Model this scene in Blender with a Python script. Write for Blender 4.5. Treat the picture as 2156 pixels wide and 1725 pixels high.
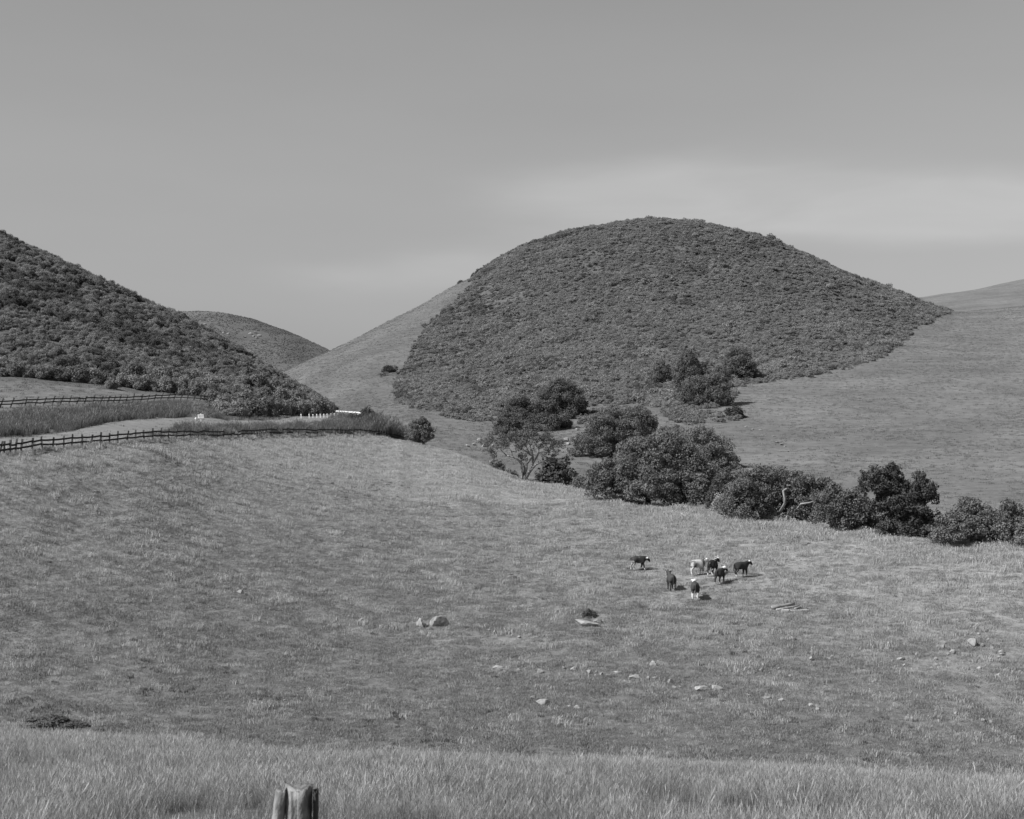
import bpy, bmesh, math, random
import numpy as np
from mathutils import Vector, Matrix

for o in list(bpy.data.objects):
    bpy.data.objects.remove(o)
SC = bpy.context.scene
COL = SC.collection
R = math.radians
rng = np.random.default_rng(7)
random.seed(7)

# ------------------------------------------------------------------ camera
cam_d = bpy.data.cameras.new('camera')
cam = bpy.data.objects.new('camera', cam_d)
COL.objects.link(cam)
cam.location = (0, 0, 0)
cam.rotation_euler = (R(90), 0, 0)
cam_d.sensor_width = 36.0
cam_d.lens = 49.46
cam_d.shift_y = 0.0174
cam_d.clip_start = 0.2
cam_d.clip_end = 9000
cam_d.dof.use_dof = True
cam_d.dof.focus_distance = 120
cam_d.dof.aperture_fstop = 8
SC.camera = cam

# ------------------------------------------------------------------ light
SUN_EL = R(46)
SUN_TRAVEL = Vector((0.93, 0.37, 0)).normalized()          # the way shadows fall
SUN_STRENGTH = 4.5
SKY_STRENGTH = 0.05
EXPOSURE = 0.66
sun_d = bpy.data.lights.new('sun', 'SUN')
sun = bpy.data.objects.new('sun', sun_d)
COL.objects.link(sun)
sun_d.energy = SUN_STRENGTH
sun_d.angle = R(0.53)
sun_d.color = (1, 1, 1)                                     # black and white film: neutral light
_d = Vector((SUN_TRAVEL.x * math.cos(SUN_EL), SUN_TRAVEL.y * math.cos(SUN_EL), -math.sin(SUN_EL)))
sun.rotation_euler = _d.to_track_quat('-Z', 'Y').to_euler()
sun.location = (-60, -40, 90)

world = bpy.data.worlds.new('World')
SC.world = world
world.use_nodes = True
wt = world.node_tree
wt.nodes.clear()
def wn(t, **kw):
    n = wt.nodes.new(t)
    for k, v in kw.items():
        setattr(n, k, v)
    return n
w_out = wn('ShaderNodeOutputWorld')
w_bg = wn('ShaderNodeBackground')
w_bg.inputs['Strength'].default_value = SKY_STRENGTH
w_sky = wn('ShaderNodeTexSky', sky_type='NISHITA', sun_disc=False)
w_sky.sun_elevation = SUN_EL
w_sky.sun_rotation = math.atan2(-SUN_TRAVEL.x, -SUN_TRAVEL.y) % (2 * math.pi)
w_sky.altitude = 300
w_sky.air_density = 1.2
w_sky.dust_density = 0.25
w_sky.ozone_density = 1.0
w_sep = wn('ShaderNodeSeparateColor')
wt.links.new(w_sky.outputs[0], w_sep.inputs[0])
# film response: mostly the blue and green of the sky, as one grey
w_m1 = wn('ShaderNodeMath', operation='MULTIPLY'); w_m1.inputs[1].default_value = 0.86
w_m2 = wn('ShaderNodeMath', operation='MULTIPLY_ADD'); w_m2.inputs[1].default_value = 0.0
wt.links.new(w_sep.outputs[2], w_m1.inputs[0])
wt.links.new(w_sep.outputs[1], w_m2.inputs[0])
wt.links.new(w_m1.outputs[0], w_m2.inputs[2])
# thin cirrus: one broad veil low over the hills, faint streaks elsewhere
w_tc = wn('ShaderNodeTexCoord')
w_map = wn('ShaderNodeMapping'); w_map.inputs['Scale'].default_value = (2.2, 2.2, 9.0); w_map.inputs['Location'].default_value = (3.1, 0.4, 1.7)
w_no = wn('ShaderNodeTexNoise'); w_no.inputs['Scale'].default_value = 1.6; w_no.inputs['Detail'].default_value = 5; w_no.inputs['Roughness'].default_value = 0.5
wt.links.new(w_tc.outputs['Generated'], w_map.inputs[0])
wt.links.new(w_map.outputs[0], w_no.inputs['Vector'])
def veil(cx, cz, sx, sz, tilt):
    """soft lens of cloud round the direction (cx, 1, cz)"""
    c = Vector((cx, 1, cz)).normalized()
    m = wn('ShaderNodeMapping', vector_type='TEXTURE')
    m.inputs['Location'].default_value = c
    m.inputs['Rotation'].default_value = (0, tilt, 0)
    m.inputs['Scale'].default_value = (sx, 0.5, sz)
    g = wn('ShaderNodeTexGradient', gradient_type='QUADRATIC_SPHERE')
    v = wn('ShaderNodeVectorMath', operation='MULTIPLY_ADD')
    v.inputs[1].default_value = (0.22, 0, 0.05)
    wt.links.new(w_no.outputs['Color'], v.inputs[0])
    wt.links.new(w_tc.outputs['Generated'], v.inputs[2])
    v2 = wn('ShaderNodeVectorMath', operation='SUBTRACT'); v2.inputs[1].default_value = (0.11, 0, 0.025)
    wt.links.new(v.outputs[0], v2.inputs[0])
    wt.links.new(v2.outputs[0], m.inputs[0])
    wt.links.new(m.outputs[0], g.inputs[0])
    return g
v1 = veil(0.150, 0.166, 0.30, 0.055, R(1))
v2_ = veil(-0.02, 0.115, 0.30, 0.045, R(-3))
v3_ = veil(0.32, 0.150, 0.28, 0.038, R(2))
w_a = wn('ShaderNodeMath', operation='MULTIPLY_ADD'); w_a.inputs[1].default_value = 0.6
wt.links.new(v2_.outputs['Fac'], w_a.inputs[0]); wt.links.new(v1.outputs['Fac'], w_a.inputs[2])
w_a2 = wn('ShaderNodeMath', operation='MULTIPLY_ADD'); w_a2.inputs[1].default_value = 0.9
wt.links.new(v3_.outputs['Fac'], w_a2.inputs[0]); wt.links.new(w_a.outputs[0], w_a2.inputs[2])
w_soft = wn('ShaderNodeMapRange'); w_soft.inputs[1].default_value = 0.08; w_soft.inputs[2].default_value = 0.55
w_soft.interpolation_type = 'SMOOTHSTEP'
wt.links.new(w_a2.outputs[0], w_soft.inputs[0])
w_str = wn('ShaderNodeMapRange'); w_str.inputs[1].default_value = 0.35; w_str.inputs[2].default_value = 0.75; w_str.inputs[3].default_value = 0.0; w_str.inputs[4].default_value = 0.05
wt.links.new(w_no.outputs['Fac'], w_str.inputs[0])
w_no2 = wn('ShaderNodeTexNoise'); w_no2.inputs['Scale'].default_value = 3.2; w_no2.inputs['Detail'].default_value = 6; w_no2.inputs['Distortion'].default_value = 0.6
wt.links.new(w_map.outputs[0], w_no2.inputs['Vector'])
w_wisp = wn('ShaderNodeMapRange'); w_wisp.inputs[1].default_value = 0.30; w_wisp.inputs[2].default_value = 0.70; w_wisp.inputs[3].default_value = 0.55; w_wisp.inputs[4].default_value = 1.35
wt.links.new(w_no2.outputs['Fac'], w_wisp.inputs[0])
w_w = wn('ShaderNodeMath', operation='MULTIPLY')
wt.links.new(w_soft.outputs[0], w_w.inputs[0]); wt.links.new(w_wisp.outputs[0], w_w.inputs[1])
w_c = wn('ShaderNodeMath', operation='MULTIPLY_ADD'); w_c.inputs[1].default_value = 0.18
wt.links.new(w_w.outputs[0], w_c.inputs[0]); wt.links.new(w_str.outputs[0], w_c.inputs[2])
w_p = wn('ShaderNodeMath', operation='ADD'); w_p.inputs[1].default_value = 1.0
wt.links.new(w_c.outputs[0], w_p.inputs[0])
w_mul = wn('ShaderNodeMath', operation='MULTIPLY')
wt.links.new(w_m2.outputs[0], w_mul.inputs[0]); wt.links.new(w_p.outputs[0], w_mul.inputs[1])
wt.links.new(w_mul.outputs[0], w_bg.inputs['Color'])
wt.links.new(w_bg.outputs[0], w_out.inputs[0])

SC.view_settings.view_transform = 'Standard'
SC.view_settings.look = 'None'
SC.view_settings.gamma = 1
SC.view_settings.use_curve_mapping = False
SC.view_settings.exposure = EXPOSURE
SC.render.engine = 'CYCLES'
SC.cycles.max_bounces = 5
SC.cycles.diffuse_bounces = 4
SC.cycles.transparent_max_bounces = 4

# ------------------------------------------------------------------ tags
def tag(o, label=None, cat=None, group=None, kind=None):
    if label: o['label'] = label
    if cat: o['category'] = cat
    if group: o['group'] = group
    if kind: o['kind'] = kind
    return o
def thing(name, label, cat, loc=(0, 0, 0), rotz=0, group=None):
    o = bpy.data.objects.new(name, None)
    COL.objects.link(o)
    o.empty_display_size = 0.3
    o.location = loc
    o.rotation_euler = (0, 0, rotz)
    return tag(o, label, cat, group)
def obj(name, mesh, mat=None, parent=None):
    o = bpy.data.objects.new(name, mesh)
    COL.objects.link(o)
    if mat is not None and not mesh.materials:
        mesh.materials.append(mat)
    if parent is not None:
        o.parent = parent
    return o
def dup(root, loc, rotz, label=None, group=None, scale=None):
    r = root.copy(); COL.objects.link(r)
    r.location = loc; r.rotation_euler = (0, 0, rotz)
    if scale: r.scale = scale
    if label: r['label'] = label
    if group: r['group'] = group
    for ch in list(root.children):
        c = ch.copy(); COL.objects.link(c); c.parent = r
        for g in list(ch.children):
            d = g.copy(); COL.objects.link(d); d.parent = c
    return r

# ------------------------------------------------------------------ materials (all grey: the place as black and white film saw it)
def grey(v):
    return (v, v, v, 1)
def new_mat(name):
    m = bpy.data.materials.new(name)
    m.use_nodes = True
    nt = m.node_tree
    b = nt.nodes['Principled BSDF']
    b.inputs['Roughness'].default_value = 0.9
    b.inputs['Specular IOR Level'].default_value = 0.15
    return m, nt, b
def N(nt, t, **kw):
    n = nt.nodes.new(t)
    for k, v in kw.items():
        setattr(n, k, v)
    return n
def ramp(nt, fac, lo, hi, a=0.3, b=0.7):
    r = N(nt, 'ShaderNodeMapRange')
    r.inputs[1].default_value = a; r.inputs[2].default_value = b
    r.inputs[3].default_value = lo; r.inputs[4].default_value = hi
    nt.links.new(fac, r.inputs[0])
    return r.outputs[0]
def noise(nt, scale, vec=None, detail=4, rough=0.55, mapscale=None):
    n = N(nt, 'ShaderNodeTexNoise')
    n.inputs['Scale'].default_value = scale
    n.inputs['Detail'].default_value = detail
    n.inputs['Roughness'].default_value = rough
    if vec is not None:
        if mapscale:
            mp = N(nt, 'ShaderNodeMapping'); mp.inputs['Scale'].default_value = mapscale
            nt.links.new(vec, mp.inputs[0]); vec = mp.outputs[0]
        nt.links.new(vec, n.inputs['Vector'])
    return n.outputs['Fac']
def mul(nt, a, b):
    m = N(nt, 'ShaderNodeMath', operation='MULTIPLY')
    for i, x in enumerate((a, b)):
        if isinstance(x, (int, float)): m.inputs[i].default_value = x
        else: nt.links.new(x, m.inputs[i])
    return m.outputs[0]
def add(nt, a, b):
    m = N(nt, 'ShaderNodeMath', operation='ADD')
    for i, x in enumerate((a, b)):
        if isinstance(x, (int, float)): m.inputs[i].default_value = x
        else: nt.links.new(x, m.inputs[i])
    return m.outputs[0]

def ground_material():
    """grass sward: 'tone' on the vertices is the albedo of the plants that grow there"""
    m, nt, b = new_mat('grass_sward')
    g = N(nt, 'ShaderNodeNewGeometry').outputs['Position']
    at = N(nt, 'ShaderNodeAttribute'); at.attribute_name = 'tone'
    n1 = ramp(nt, noise(nt, 0.9, g, 5, 0.62, (0.55, 0.8, 1.6)), 0.80, 1.20)
    n2 = ramp(nt, noise(nt, 0.055, g, 4, 0.5, (0.6, 1, 3)), 0.88, 1.12)
    n3 = ramp(nt, noise(nt, 7.0, g, 3, 0.6), 0.80, 1.20)
    terr = ramp(nt, noise(nt, 1.0, g, 3, 0.5, (0.10, 0.10, 2.4)), 0.88, 1.12)   # stock paths along the contour
    c = mul(nt, mul(nt, at.outputs['Fac'], n1), mul(nt, n2, mul(nt, n3, terr)))
    nt.links.new(c, b.inputs['Base Color'])
    bp = N(nt, 'ShaderNodeBump'); bp.inputs['Strength'].default_value = 0.7; bp.inputs['Distance'].default_value = 0.35
    h = add(nt, noise(nt, 1.3, g, 6, 0.68, (0.6, 0.8, 1.8)), mul(nt, noise(nt, 0.9, g, 3, 0.5, (0.12, 0.12, 2.4)), 0.8))
    nt.links.new(h, bp.inputs['Height'])
    nt.links.new(bp.outputs[0], b.inputs['Normal'])
    return m
MAT_GROUND = ground_material()

def leaf_material(name, albedo, spread=0.35, transl=0.25):
    m = bpy.data.materials.new(name)
    m.use_nodes = True
    nt = m.node_tree
    nt.nodes.clear()
    out = N(nt, 'ShaderNodeOutputMaterial')
    at = N(nt, 'ShaderNodeAttribute'); at.attribute_name = 'tone'
    oi = N(nt, 'ShaderNodeObjectInfo')
    rr = ramp(nt, oi.outputs['Random'], 1 - spread, 1 + spread, 0, 1)
    c = mul(nt, mul(nt, at.outputs['Fac'], albedo), rr)
    d = N(nt, 'ShaderNodeBsdfDiffuse'); t = N(nt, 'ShaderNodeBsdfTranslucent')
    nt.links.new(c, d.inputs[0]); nt.links.new(c, t.inputs[0])
    mx = N(nt, 'ShaderNodeMixShader'); mx.inputs[0].default_value = transl
    nt.links.new(d.outputs[0], mx.inputs[1]); nt.links.new(t.outputs[0], mx.inputs[2])
    nt.links.new(mx.outputs[0], out.inputs[0])
    return m
MAT_BRUSH = leaf_material('chaparral_leaf', 0.235, 0.22, 0.35)
MAT_BRUSH_FAR = leaf_material('low_chaparral_leaf', 0.25, 0.22, 0.38)
MAT_BRUSH_DARK = leaf_material('dark_chaparral_leaf', 0.13, 0.2, 0.3)
MAT_BRUSH_PALE = leaf_material('grey_scrub_leaf', 0.22, 0.2, 0.3)
MAT_OAK = leaf_material('oak_leaf', 0.155, 0.06, 0.3)
MAT_OAK_DARK = leaf_material('dark_oak_leaf', 0.095, 0.05, 0.28)
MAT_OAK_MID = leaf_material('mid_oak_leaf', 0.125, 0.05, 0.3)  # leaf tone midway between the plain and the dark oak
MAT_OAK_PALE = leaf_material('pale_oak_leaf', 0.21, 0.05, 0.3)
MAT_GRASS = leaf_material('meadow_grass_blade', 0.43, 0.16, 0.42)
MAT_GRASS_TURF = leaf_material('short_turf_blade', 0.265, 0.18, 0.4)
MAT_GRASS_SLOPE = leaf_material('slope_grass_blade', 0.235, 0.16, 0.4)
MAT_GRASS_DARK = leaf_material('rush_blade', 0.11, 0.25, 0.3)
MAT_GRASS_NEAR = leaf_material('foreground_grass_blade', 0.29, 0.3, 0.38)
MAT_GRASS_TALL = leaf_material('tall_verge_blade', 0.165, 0.3, 0.3)

def simple_mat(name, lo, hi, scale=6.0, rough=0.9, mapscale=None, bump=0.3):
    m, nt, b = new_mat(name)
    b.inputs['Roughness'].default_value = rough
    tc = N(nt, 'ShaderNodeTexCoord').outputs['Object']
    nf = noise(nt, scale, tc, 5, 0.6, mapscale)
    nt.links.new(ramp(nt, nf, lo, hi, 0.32, 0.68), b.inputs['Base Color'])
    bp = N(nt, 'ShaderNodeBump'); bp.inputs['Strength'].default_value = bump; bp.inputs['Distance'].default_value = 0.03
    nt.links.new(nf, bp.inputs['Height']); nt.links.new(bp.outputs[0], b.inputs['Normal'])
    return m
MAT_BARK = simple_mat('oak_bark', 0.10, 0.24, 5, 0.95, (1, 1, 0.35), 0.6)
MAT_BARK_DARK = simple_mat('dark_bark', 0.03, 0.07, 5, 0.95, (1, 1, 0.35), 0.6)
MAT_BLEACHED = simple_mat('bleached_wood', 0.18, 0.32, 7, 0.9, (1, 1, 0.4), 0.4)
MAT_POST = simple_mat('weathered_post', 0.045, 0.13, 9, 0.9, (1, 1, 0.25), 0.5)
MAT_RAIL = simple_mat('shade_dark_rail', 0.022, 0.05, 6, 0.9, (0.3, 1, 1), 0.3)  # near-black base colour puts the rails' shaded side into the wood
MAT_WHITE = simple_mat('white_paint', 0.70, 0.82, 5, 0.6, None, 0.05)
MAT_INK = simple_mat('black_lettering', 0.02, 0.03, 5, 0.8, None, 0.0)
MAT_ROCK = simple_mat('pale_lichen_rock', 0.19, 0.33, 3.5, 0.95, None, 0.7)
MAT_ROCK_GREY = simple_mat('grey_rock', 0.14, 0.25, 3.5, 0.95, None, 0.7)
MAT_ROAD = simple_mat('worn_gravel_road', 0.145, 0.19, 0.8, 0.95, None, 0.2)
MAT_TIMBER = simple_mat('weathered_timber', 0.16, 0.32, 5, 0.9, (0.3, 2, 2), 0.4)
MAT_TIMBER_PALE = simple_mat('pale_timber', 0.28, 0.40, 5, 0.9, (0.3, 2, 2), 0.3)

# ------------------------------------------------------------------ terrain
K = 3.3766e-4            # one step of the survey grid, as a slope
HZ = 900.0               # eye level on that grid
def sx_(u, Y): return (u - 1078.0) * K * Y
def sz_(v, Y): return (HZ - v) * K * Y

def curve(pts, u, sig=10):
    p = np.array(pts, float)
    y = np.interp(u, p[:, 0], p[:, 1])
    if sig > 0:
        st = u[1] - u[0]
        n = int(3 * sig / st)
        kx = np.arange(-n, n + 1) * st
        kk = np.exp(-0.5 * (kx / sig) ** 2); kk /= kk.sum()
        y = np.convolve(np.pad(y, n, mode='edge'), kk, 'valid')
    return y

UG = np.arange(-400, 2561, 4.0)
CREST_V = [(-400, 1010), (0, 961), (41, 957), (100, 948), (200, 938), (300, 930), (380, 924), (480, 921), (560, 919), (640, 918), (700, 917),
           (760, 917), (800, 918), (830, 924), (860, 931), (900, 941), (976, 963), (1040, 990), (1098, 1014), (1207, 1030), (1277, 1044), (1369, 1065), (1487, 1078),
           (1614, 1094), (1702, 1106), (1820, 1119), (1946, 1133), (2114, 1150), (2560, 1196)]
CREST_Y = [(-400, 75), (0, 106), (41, 108), (300, 132), (480, 160), (690, 190), (800, 205), (870, 210), (900, 203), (1000, 188), (1105, 175),
           (1230, 163), (1370, 152), (1500, 143), (1640, 135), (1890, 123), (2115, 115), (2560, 106)]
BANK_V = [(-400, 1530), (0, 1541), (41, 1543), (200, 1550), (300, 1555), (500, 1572), (700, 1585), (900, 1590), (1100, 1595), (1300, 1594), (1500, 1600),
          (1700, 1616), (1900, 1632), (2115, 1644), (2560, 1680)]
LEFT_RIDGE_V = [(-400, 330), (0, 492), (41, 512), (100, 540), (200, 585), (300, 635), (370, 660), (450, 700), (520, 745), (580, 780), (630, 810), (660, 826), (685, 850)]
BIG_RIDGE_V = [(-400, 880), (400, 850), (550, 800), (610, 780), (650, 763), (697, 742), (750, 715), (800, 688), (850, 662), (900, 637), (950, 610), (1000, 588), (1050, 555),
               (1100, 530), (1150, 513), (1200, 497), (1250, 486), (1300, 478), (1350, 474), (1400, 473), (1450, 476), (1500, 483), (1550, 494), (1600, 508),
               (1650, 523), (1700, 543), (1750, 563), (1800, 586), (1850, 608), (1900, 627), (1950, 646), (2014, 660), (2115, 651), (2300, 630), (2560, 600)]
FAR_V = [(-400, 760), (200, 720), (300, 675), (370, 660), (420, 657), (470, 661), (530, 674), (600, 700), (650, 721), (697, 742), (760, 780), (1000, 800), (1500, 700),
         (1850, 650), (1935, 631), (2000, 622), (2060, 613), (2115, 600), (2300, 560), (2560, 530)]
# stations beyond the crest: u: (Y, v) for the road or ravine, the near slope, its foot, two steps up and the last step below the ridge
ST = {
    -400: [(88, 960), (140, 880), (190, 790), (250, 560), (310, 345), (400, 870)],
    0:   [(119, 925), (168, 860), (205, 795), (255, 600), (312, 505), (400, 866)],
    41:  [(122, 923), (170, 858), (205, 797), (255, 618), (310, 525), (400, 866)],
    200: [(138, 906), (182, 852), (209, 810), (253, 668), (303, 598), (400, 866)],
    300: [(150, 900), (192, 850), (212, 823), (250, 708), (298, 648), (400, 866)],
    430: [(167, 898), (200, 850), (213, 838), (245, 762), (288, 702), (400, 866)],
    460: [(169, 900), (190, 876), (198, 870), (238, 780), (286, 718), (400, 868)],
    480: [(170, 902), (186, 885), (193, 880), (235, 790), (283, 733), (400, 868)],
    580: [(184, 900), (202, 884), (212, 878), (240, 826), (273, 792), (360, 872)],
    650: [(196, 897), (214, 882), (226, 876), (243, 852), (262, 834), (320, 876)],
    690: [(204, 893), (220, 880), (236, 873), (247, 864), (258, 862), (310, 874)],
    715: [(206, 893), (222, 880), (245, 872), (262, 873), (280, 880), (325, 868)],
    760: [(212, 893), (224, 884), (246, 874), (266, 886), (286, 884), (330, 858)],
    800: [(215, 900), (225, 898), (245, 902), (265, 895), (290, 878), (345, 840)],
    860: [(218, 938), (228, 925), (246, 908), (268, 888), (298, 864), (362, 815)],
    900: [(213, 946), (226, 930), (246, 907), (270, 886), (300, 862), (372, 803)],
    1000: [(200, 978), (215, 955), (236, 928), (270, 888), (300, 861), (400, 758)],
    1105: [(187, 1027), (205, 985), (230, 938), (270, 888), (300, 855), (420, 698)],
    1230: [(178, 1052), (196, 1005), (226, 942), (266, 880), (300, 844), (425, 672)],
    1370: [(168, 1082), (185, 1032), (220, 950), (260, 880), (300, 835), (430, 653)],
    1500: [(160, 1100), (178, 1046), (215, 957), (258, 880), (305, 822), (435, 650)],
    1640: [(152, 1122), (170, 1062), (210, 966), (258, 878), (320, 798), (440, 658)],
    1770: [(146, 1136), (165, 1068), (210, 962), (264, 868), (338, 783), (445, 680)],
    1890: [(140, 1152), (160, 1076), (210, 955), (270, 860), (350, 770), (450, 702)],
    2000: [(136, 1162), (158, 1078), (210, 950), (276, 848), (356, 764), (452, 706)],
    2115: [(132, 1172), (155, 1082), (210, 946), (280, 840), (360, 760), (454, 704)],
    2560: [(122, 1215), (150, 1096), (210, 930), (290, 810), (370, 730), (458, 672)],
}
y5 = curve(CREST_Y, UG, 25); v5 = curve(CREST_V, UG, 8)
v2 = curve(BANK_V, UG, 20) + 27
FY, FZ = [], []
def feat(Y, z): FY.append(np.broadcast_to(np.asarray(Y, float), UG.shape).copy()); FZ.append(np.broadcast_to(np.asarray(z, float), UG.shape).copy())
feat(3.5, -1.72)
feat(12, sz_(1728, 12))
feat(28, sz_(v2, 28))
feat(54, sz_(v2 + 48, 54))
z4a = sz_(v2 - 30, 66)
feat(66, z4a)
z5 = sz_(v5, y5)
feat(66 + 0.5 * (y5 - 66), z4a + 0.46 * (z5 - z4a))
feat(y5, z5)
ks = sorted(ST)
lr = curve(LEFT_RIDGE_V, UG, 8) + 13
for i in range(6):
    Y = curve([(k, ST[k][i][0]) for k in ks], UG, 14)
    v = curve([(k, ST[k][i][1]) for k in ks], UG, 12)
    if i == 4:
        w = 1 / (1 + np.exp((UG - 678) / 7.0))
        v = v * (1 - w) + lr * w
    feat(Y, sz_(v, Y))
brv = curve(BIG_RIDGE_V, UG, 8)
YR = curve([(-400, 520), (650, 530), (900, 560), (1400, 566), (1900, 568), (2100, 556), (2560, 540)], UG, 30)
feat(YR, sz_(brv, YR))
v13 = curve([(-400, 850), (500, 815), (600, 790), (700, 790), (800, 760), (1400, 560), (1900, 668), (1960, 664), (2014, 664), (2115, 655), (2560, 610)], UG, 14)
feat(650, sz_(v13, 650))
v14 = curve(FAR_V, UG, 8)
feat(900, sz_(v14, 900))
feat(1100, sz_(v14 + 40, 1100))
feat(2600, -10.0)
FY = np.array(FY); FZ = np.array(FZ)

def pchip_cols(YQ):
    """FY, FZ: (n features, n columns); monotone cubic along Y, for every column, at heights YQ"""
    h = np.diff(FY, axis=0); d = np.diff(FZ, axis=0) / h
    m = np.zeros_like(FZ)
    w1 = 2 * h[1:] + h[:-1]; w2 = h[1:] + 2 * h[:-1]
    same = d[1:] * d[:-1] > 0
    with np.errstate(divide='ignore', invalid='ignore'):
        hm = (w1 + w2) / (w1 / d[:-1] + w2 / d[1:])
    m[1:-1] = np.where(same, hm, 0)
    m[0] = d[0]; m[-1] = d[-1]
    out = np.zeros((len(UG), len(YQ)))
    for c in range(len(UG)):
        i = np.clip(np.searchsorted(FY[:, c], YQ) - 1, 0, len(FY) - 2)
        hh = h[i, c]; t = np.clip((YQ - FY[i, c]) / hh, 0, 1)
        out[c] = ((2 * t**3 - 3 * t**2 + 1) * FZ[i, c] + (t**3 - 2 * t**2 + t) * hh * m[i, c]
                  + (-2 * t**3 + 3 * t**2) * FZ[i + 1, c] + (t**3 - t**2) * hh * m[i + 1, c])
    return out
LY = np.linspace(math.log(3.5), math.log(2600), 1500)
TAB = pchip_cols(np.exp(LY))

_H = np.random.default_rng(99).random((256, 256))
def vnoise(x, y):
    xi = np.floor(x).astype(int); yi = np.floor(y).astype(int)
    fx = x - xi; fy = y - yi
    fx = fx * fx * (3 - 2 * fx); fy = fy * fy * (3 - 2 * fy)
    g = lambda a, b: _H[a & 255, b & 255]
    return (g(xi, yi) * (1 - fx) + g(xi + 1, yi) * fx) * (1 - fy) + (g(xi, yi + 1) * (1 - fx) + g(xi + 1, yi + 1) * fx) * fy
def fbm(x, y, o=3):
    s = 0; a = 0.5; t = 0
    for i in range(o):
        s = s + a * vnoise(x * 2**i + 17.3 * i, y * 2**i + 5.1 * i); t += a; a *= 0.5
    return s / t
def u_of(x, Y): return 1078.0 + x / (K * np.maximum(Y, 3.5))
def height(x, Y):
    x = np.asarray(x, float); Y = np.asarray(Y, float)
    Yc = np.clip(Y, 3.5, 2599)
    u = np.clip(u_of(x, Yc), UG[0], UG[-1] - 0.01)
    fu = (u - UG[0]) / 4.0; iu = np.clip(fu.astype(int), 0, len(UG) - 2); tu = fu - iu
    fy = (np.log(Yc) - LY[0]) / (LY[1] - LY[0]); iy = np.clip(fy.astype(int), 0, len(LY) - 2); ty = fy - iy
    z = (TAB[iu, iy] * (1 - tu) + TAB[iu + 1, iy] * tu) * (1 - ty) + (TAB[iu, iy + 1] * (1 - tu) + TAB[iu + 1, iy + 1] * tu) * ty
    z = np.where(Y < 3.5, z + 0.0 * Y, z)
    amp = np.clip((Y - 8) / 60, 0, 1)
    z = z + amp * (0.34 * (fbm(x / 9.0 + 40, Y / 9.0 + 11, 3) - 0.5) + 0.16 * (vnoise(x / 1.6, Y / 1.9) - 0.5))
    z = z + np.clip((Y - 230) / 200, 0, 1) * 3.0 * (fbm(x / 42.0 + 3, Y / 42.0 + 7, 3) - 0.5)
    return z
def crest_y(u): return np.interp(u, UG, y5)
def at(u, v, ya, yb, n=800):
    """the spot of ground seen at grid (u, v) between distances ya and yb"""
    Y = np.linspace(ya, yb, n)
    dz = height(sx_(u, Y), Y) - sz_(v, Y)
    s = np.nonzero((dz[:-1] < 0) & (dz[1:] >= 0))[0]
    i = s[0] if len(s) else int(np.argmin(np.abs(dz)))
    y = Y[i]
    x = sx_(u, y)
    return Vector((float(x), float(y), float(height(x, y))))
def spot(u, Y):
    x = sx_(u, Y)
    return Vector((float(x), float(Y), float(height(x, Y))))

def inpoly(px, py, poly):
    p = np.array(poly, float); n = len(p)
    r = np.zeros(px.shape, bool)
    j = n - 1
    for i in range(n):
        xi, yi = p[i]; xj, yj = p[j]
        with np.errstate(divide='ignore', invalid='ignore'):
            c = ((yi > py) != (yj > py)) & (px < (xj - xi) * (py - yi) / (yj - yi + 1e-12) + xi)
        r ^= c
        j = i
    return r
BIG_BRUSH = [(1003, 583), (990, 603), (953, 640), (908, 680), (882, 715), (862, 760), (840, 790), (833, 830), (850, 848), (900, 860), (960, 869), (1020, 874), (1060, 868), (1120, 862),
             (1235, 852), (1290, 849), (1345, 846), (1400, 858), (1500, 856), (1545, 838), (1548, 812), (1600, 804), (1700, 789), (1800, 769), (1870, 744), (1912, 708), (1914, 690), (1962, 674),
             (1996, 656), (1938, 628), (1850, 540), (1400, 400), (1150, 470), (1040, 545)]
PATCHES = [[(1395, 868), (1440, 862), (1500, 868), (1548, 868), (1570, 884), (1540, 893), (1500, 889), (1450, 895), (1400, 885)],
           [(1400, 893), (1450, 915), (1490, 935), (1545, 965), (1540, 985), (1490, 985), (1440, 950), (1380, 900)],
           [(1470, 975), (1560, 985), (1640, 1000), (1600, 1015), (1500, 1010)],
           [(1290, 858), (1320, 858), (1330, 872), (1250, 880), (1210, 900), (1225, 870)],
           [(800, 795), (820, 776), (835, 772), (833, 782), (815, 792)],
           [(925, 873), (1010, 878), (1060, 885), (1000, 888), (945, 882)]]
LEFT_EDGE = [(-400, 790), (0, 793), (41, 795), (130, 803), (215, 812), (260, 817), (340, 828), (420, 842), (450, 862), (480, 878), (600, 878), (690, 874), (702, 868)]

def img_v(x, Y, z): return HZ - z / (K * Y)

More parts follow.
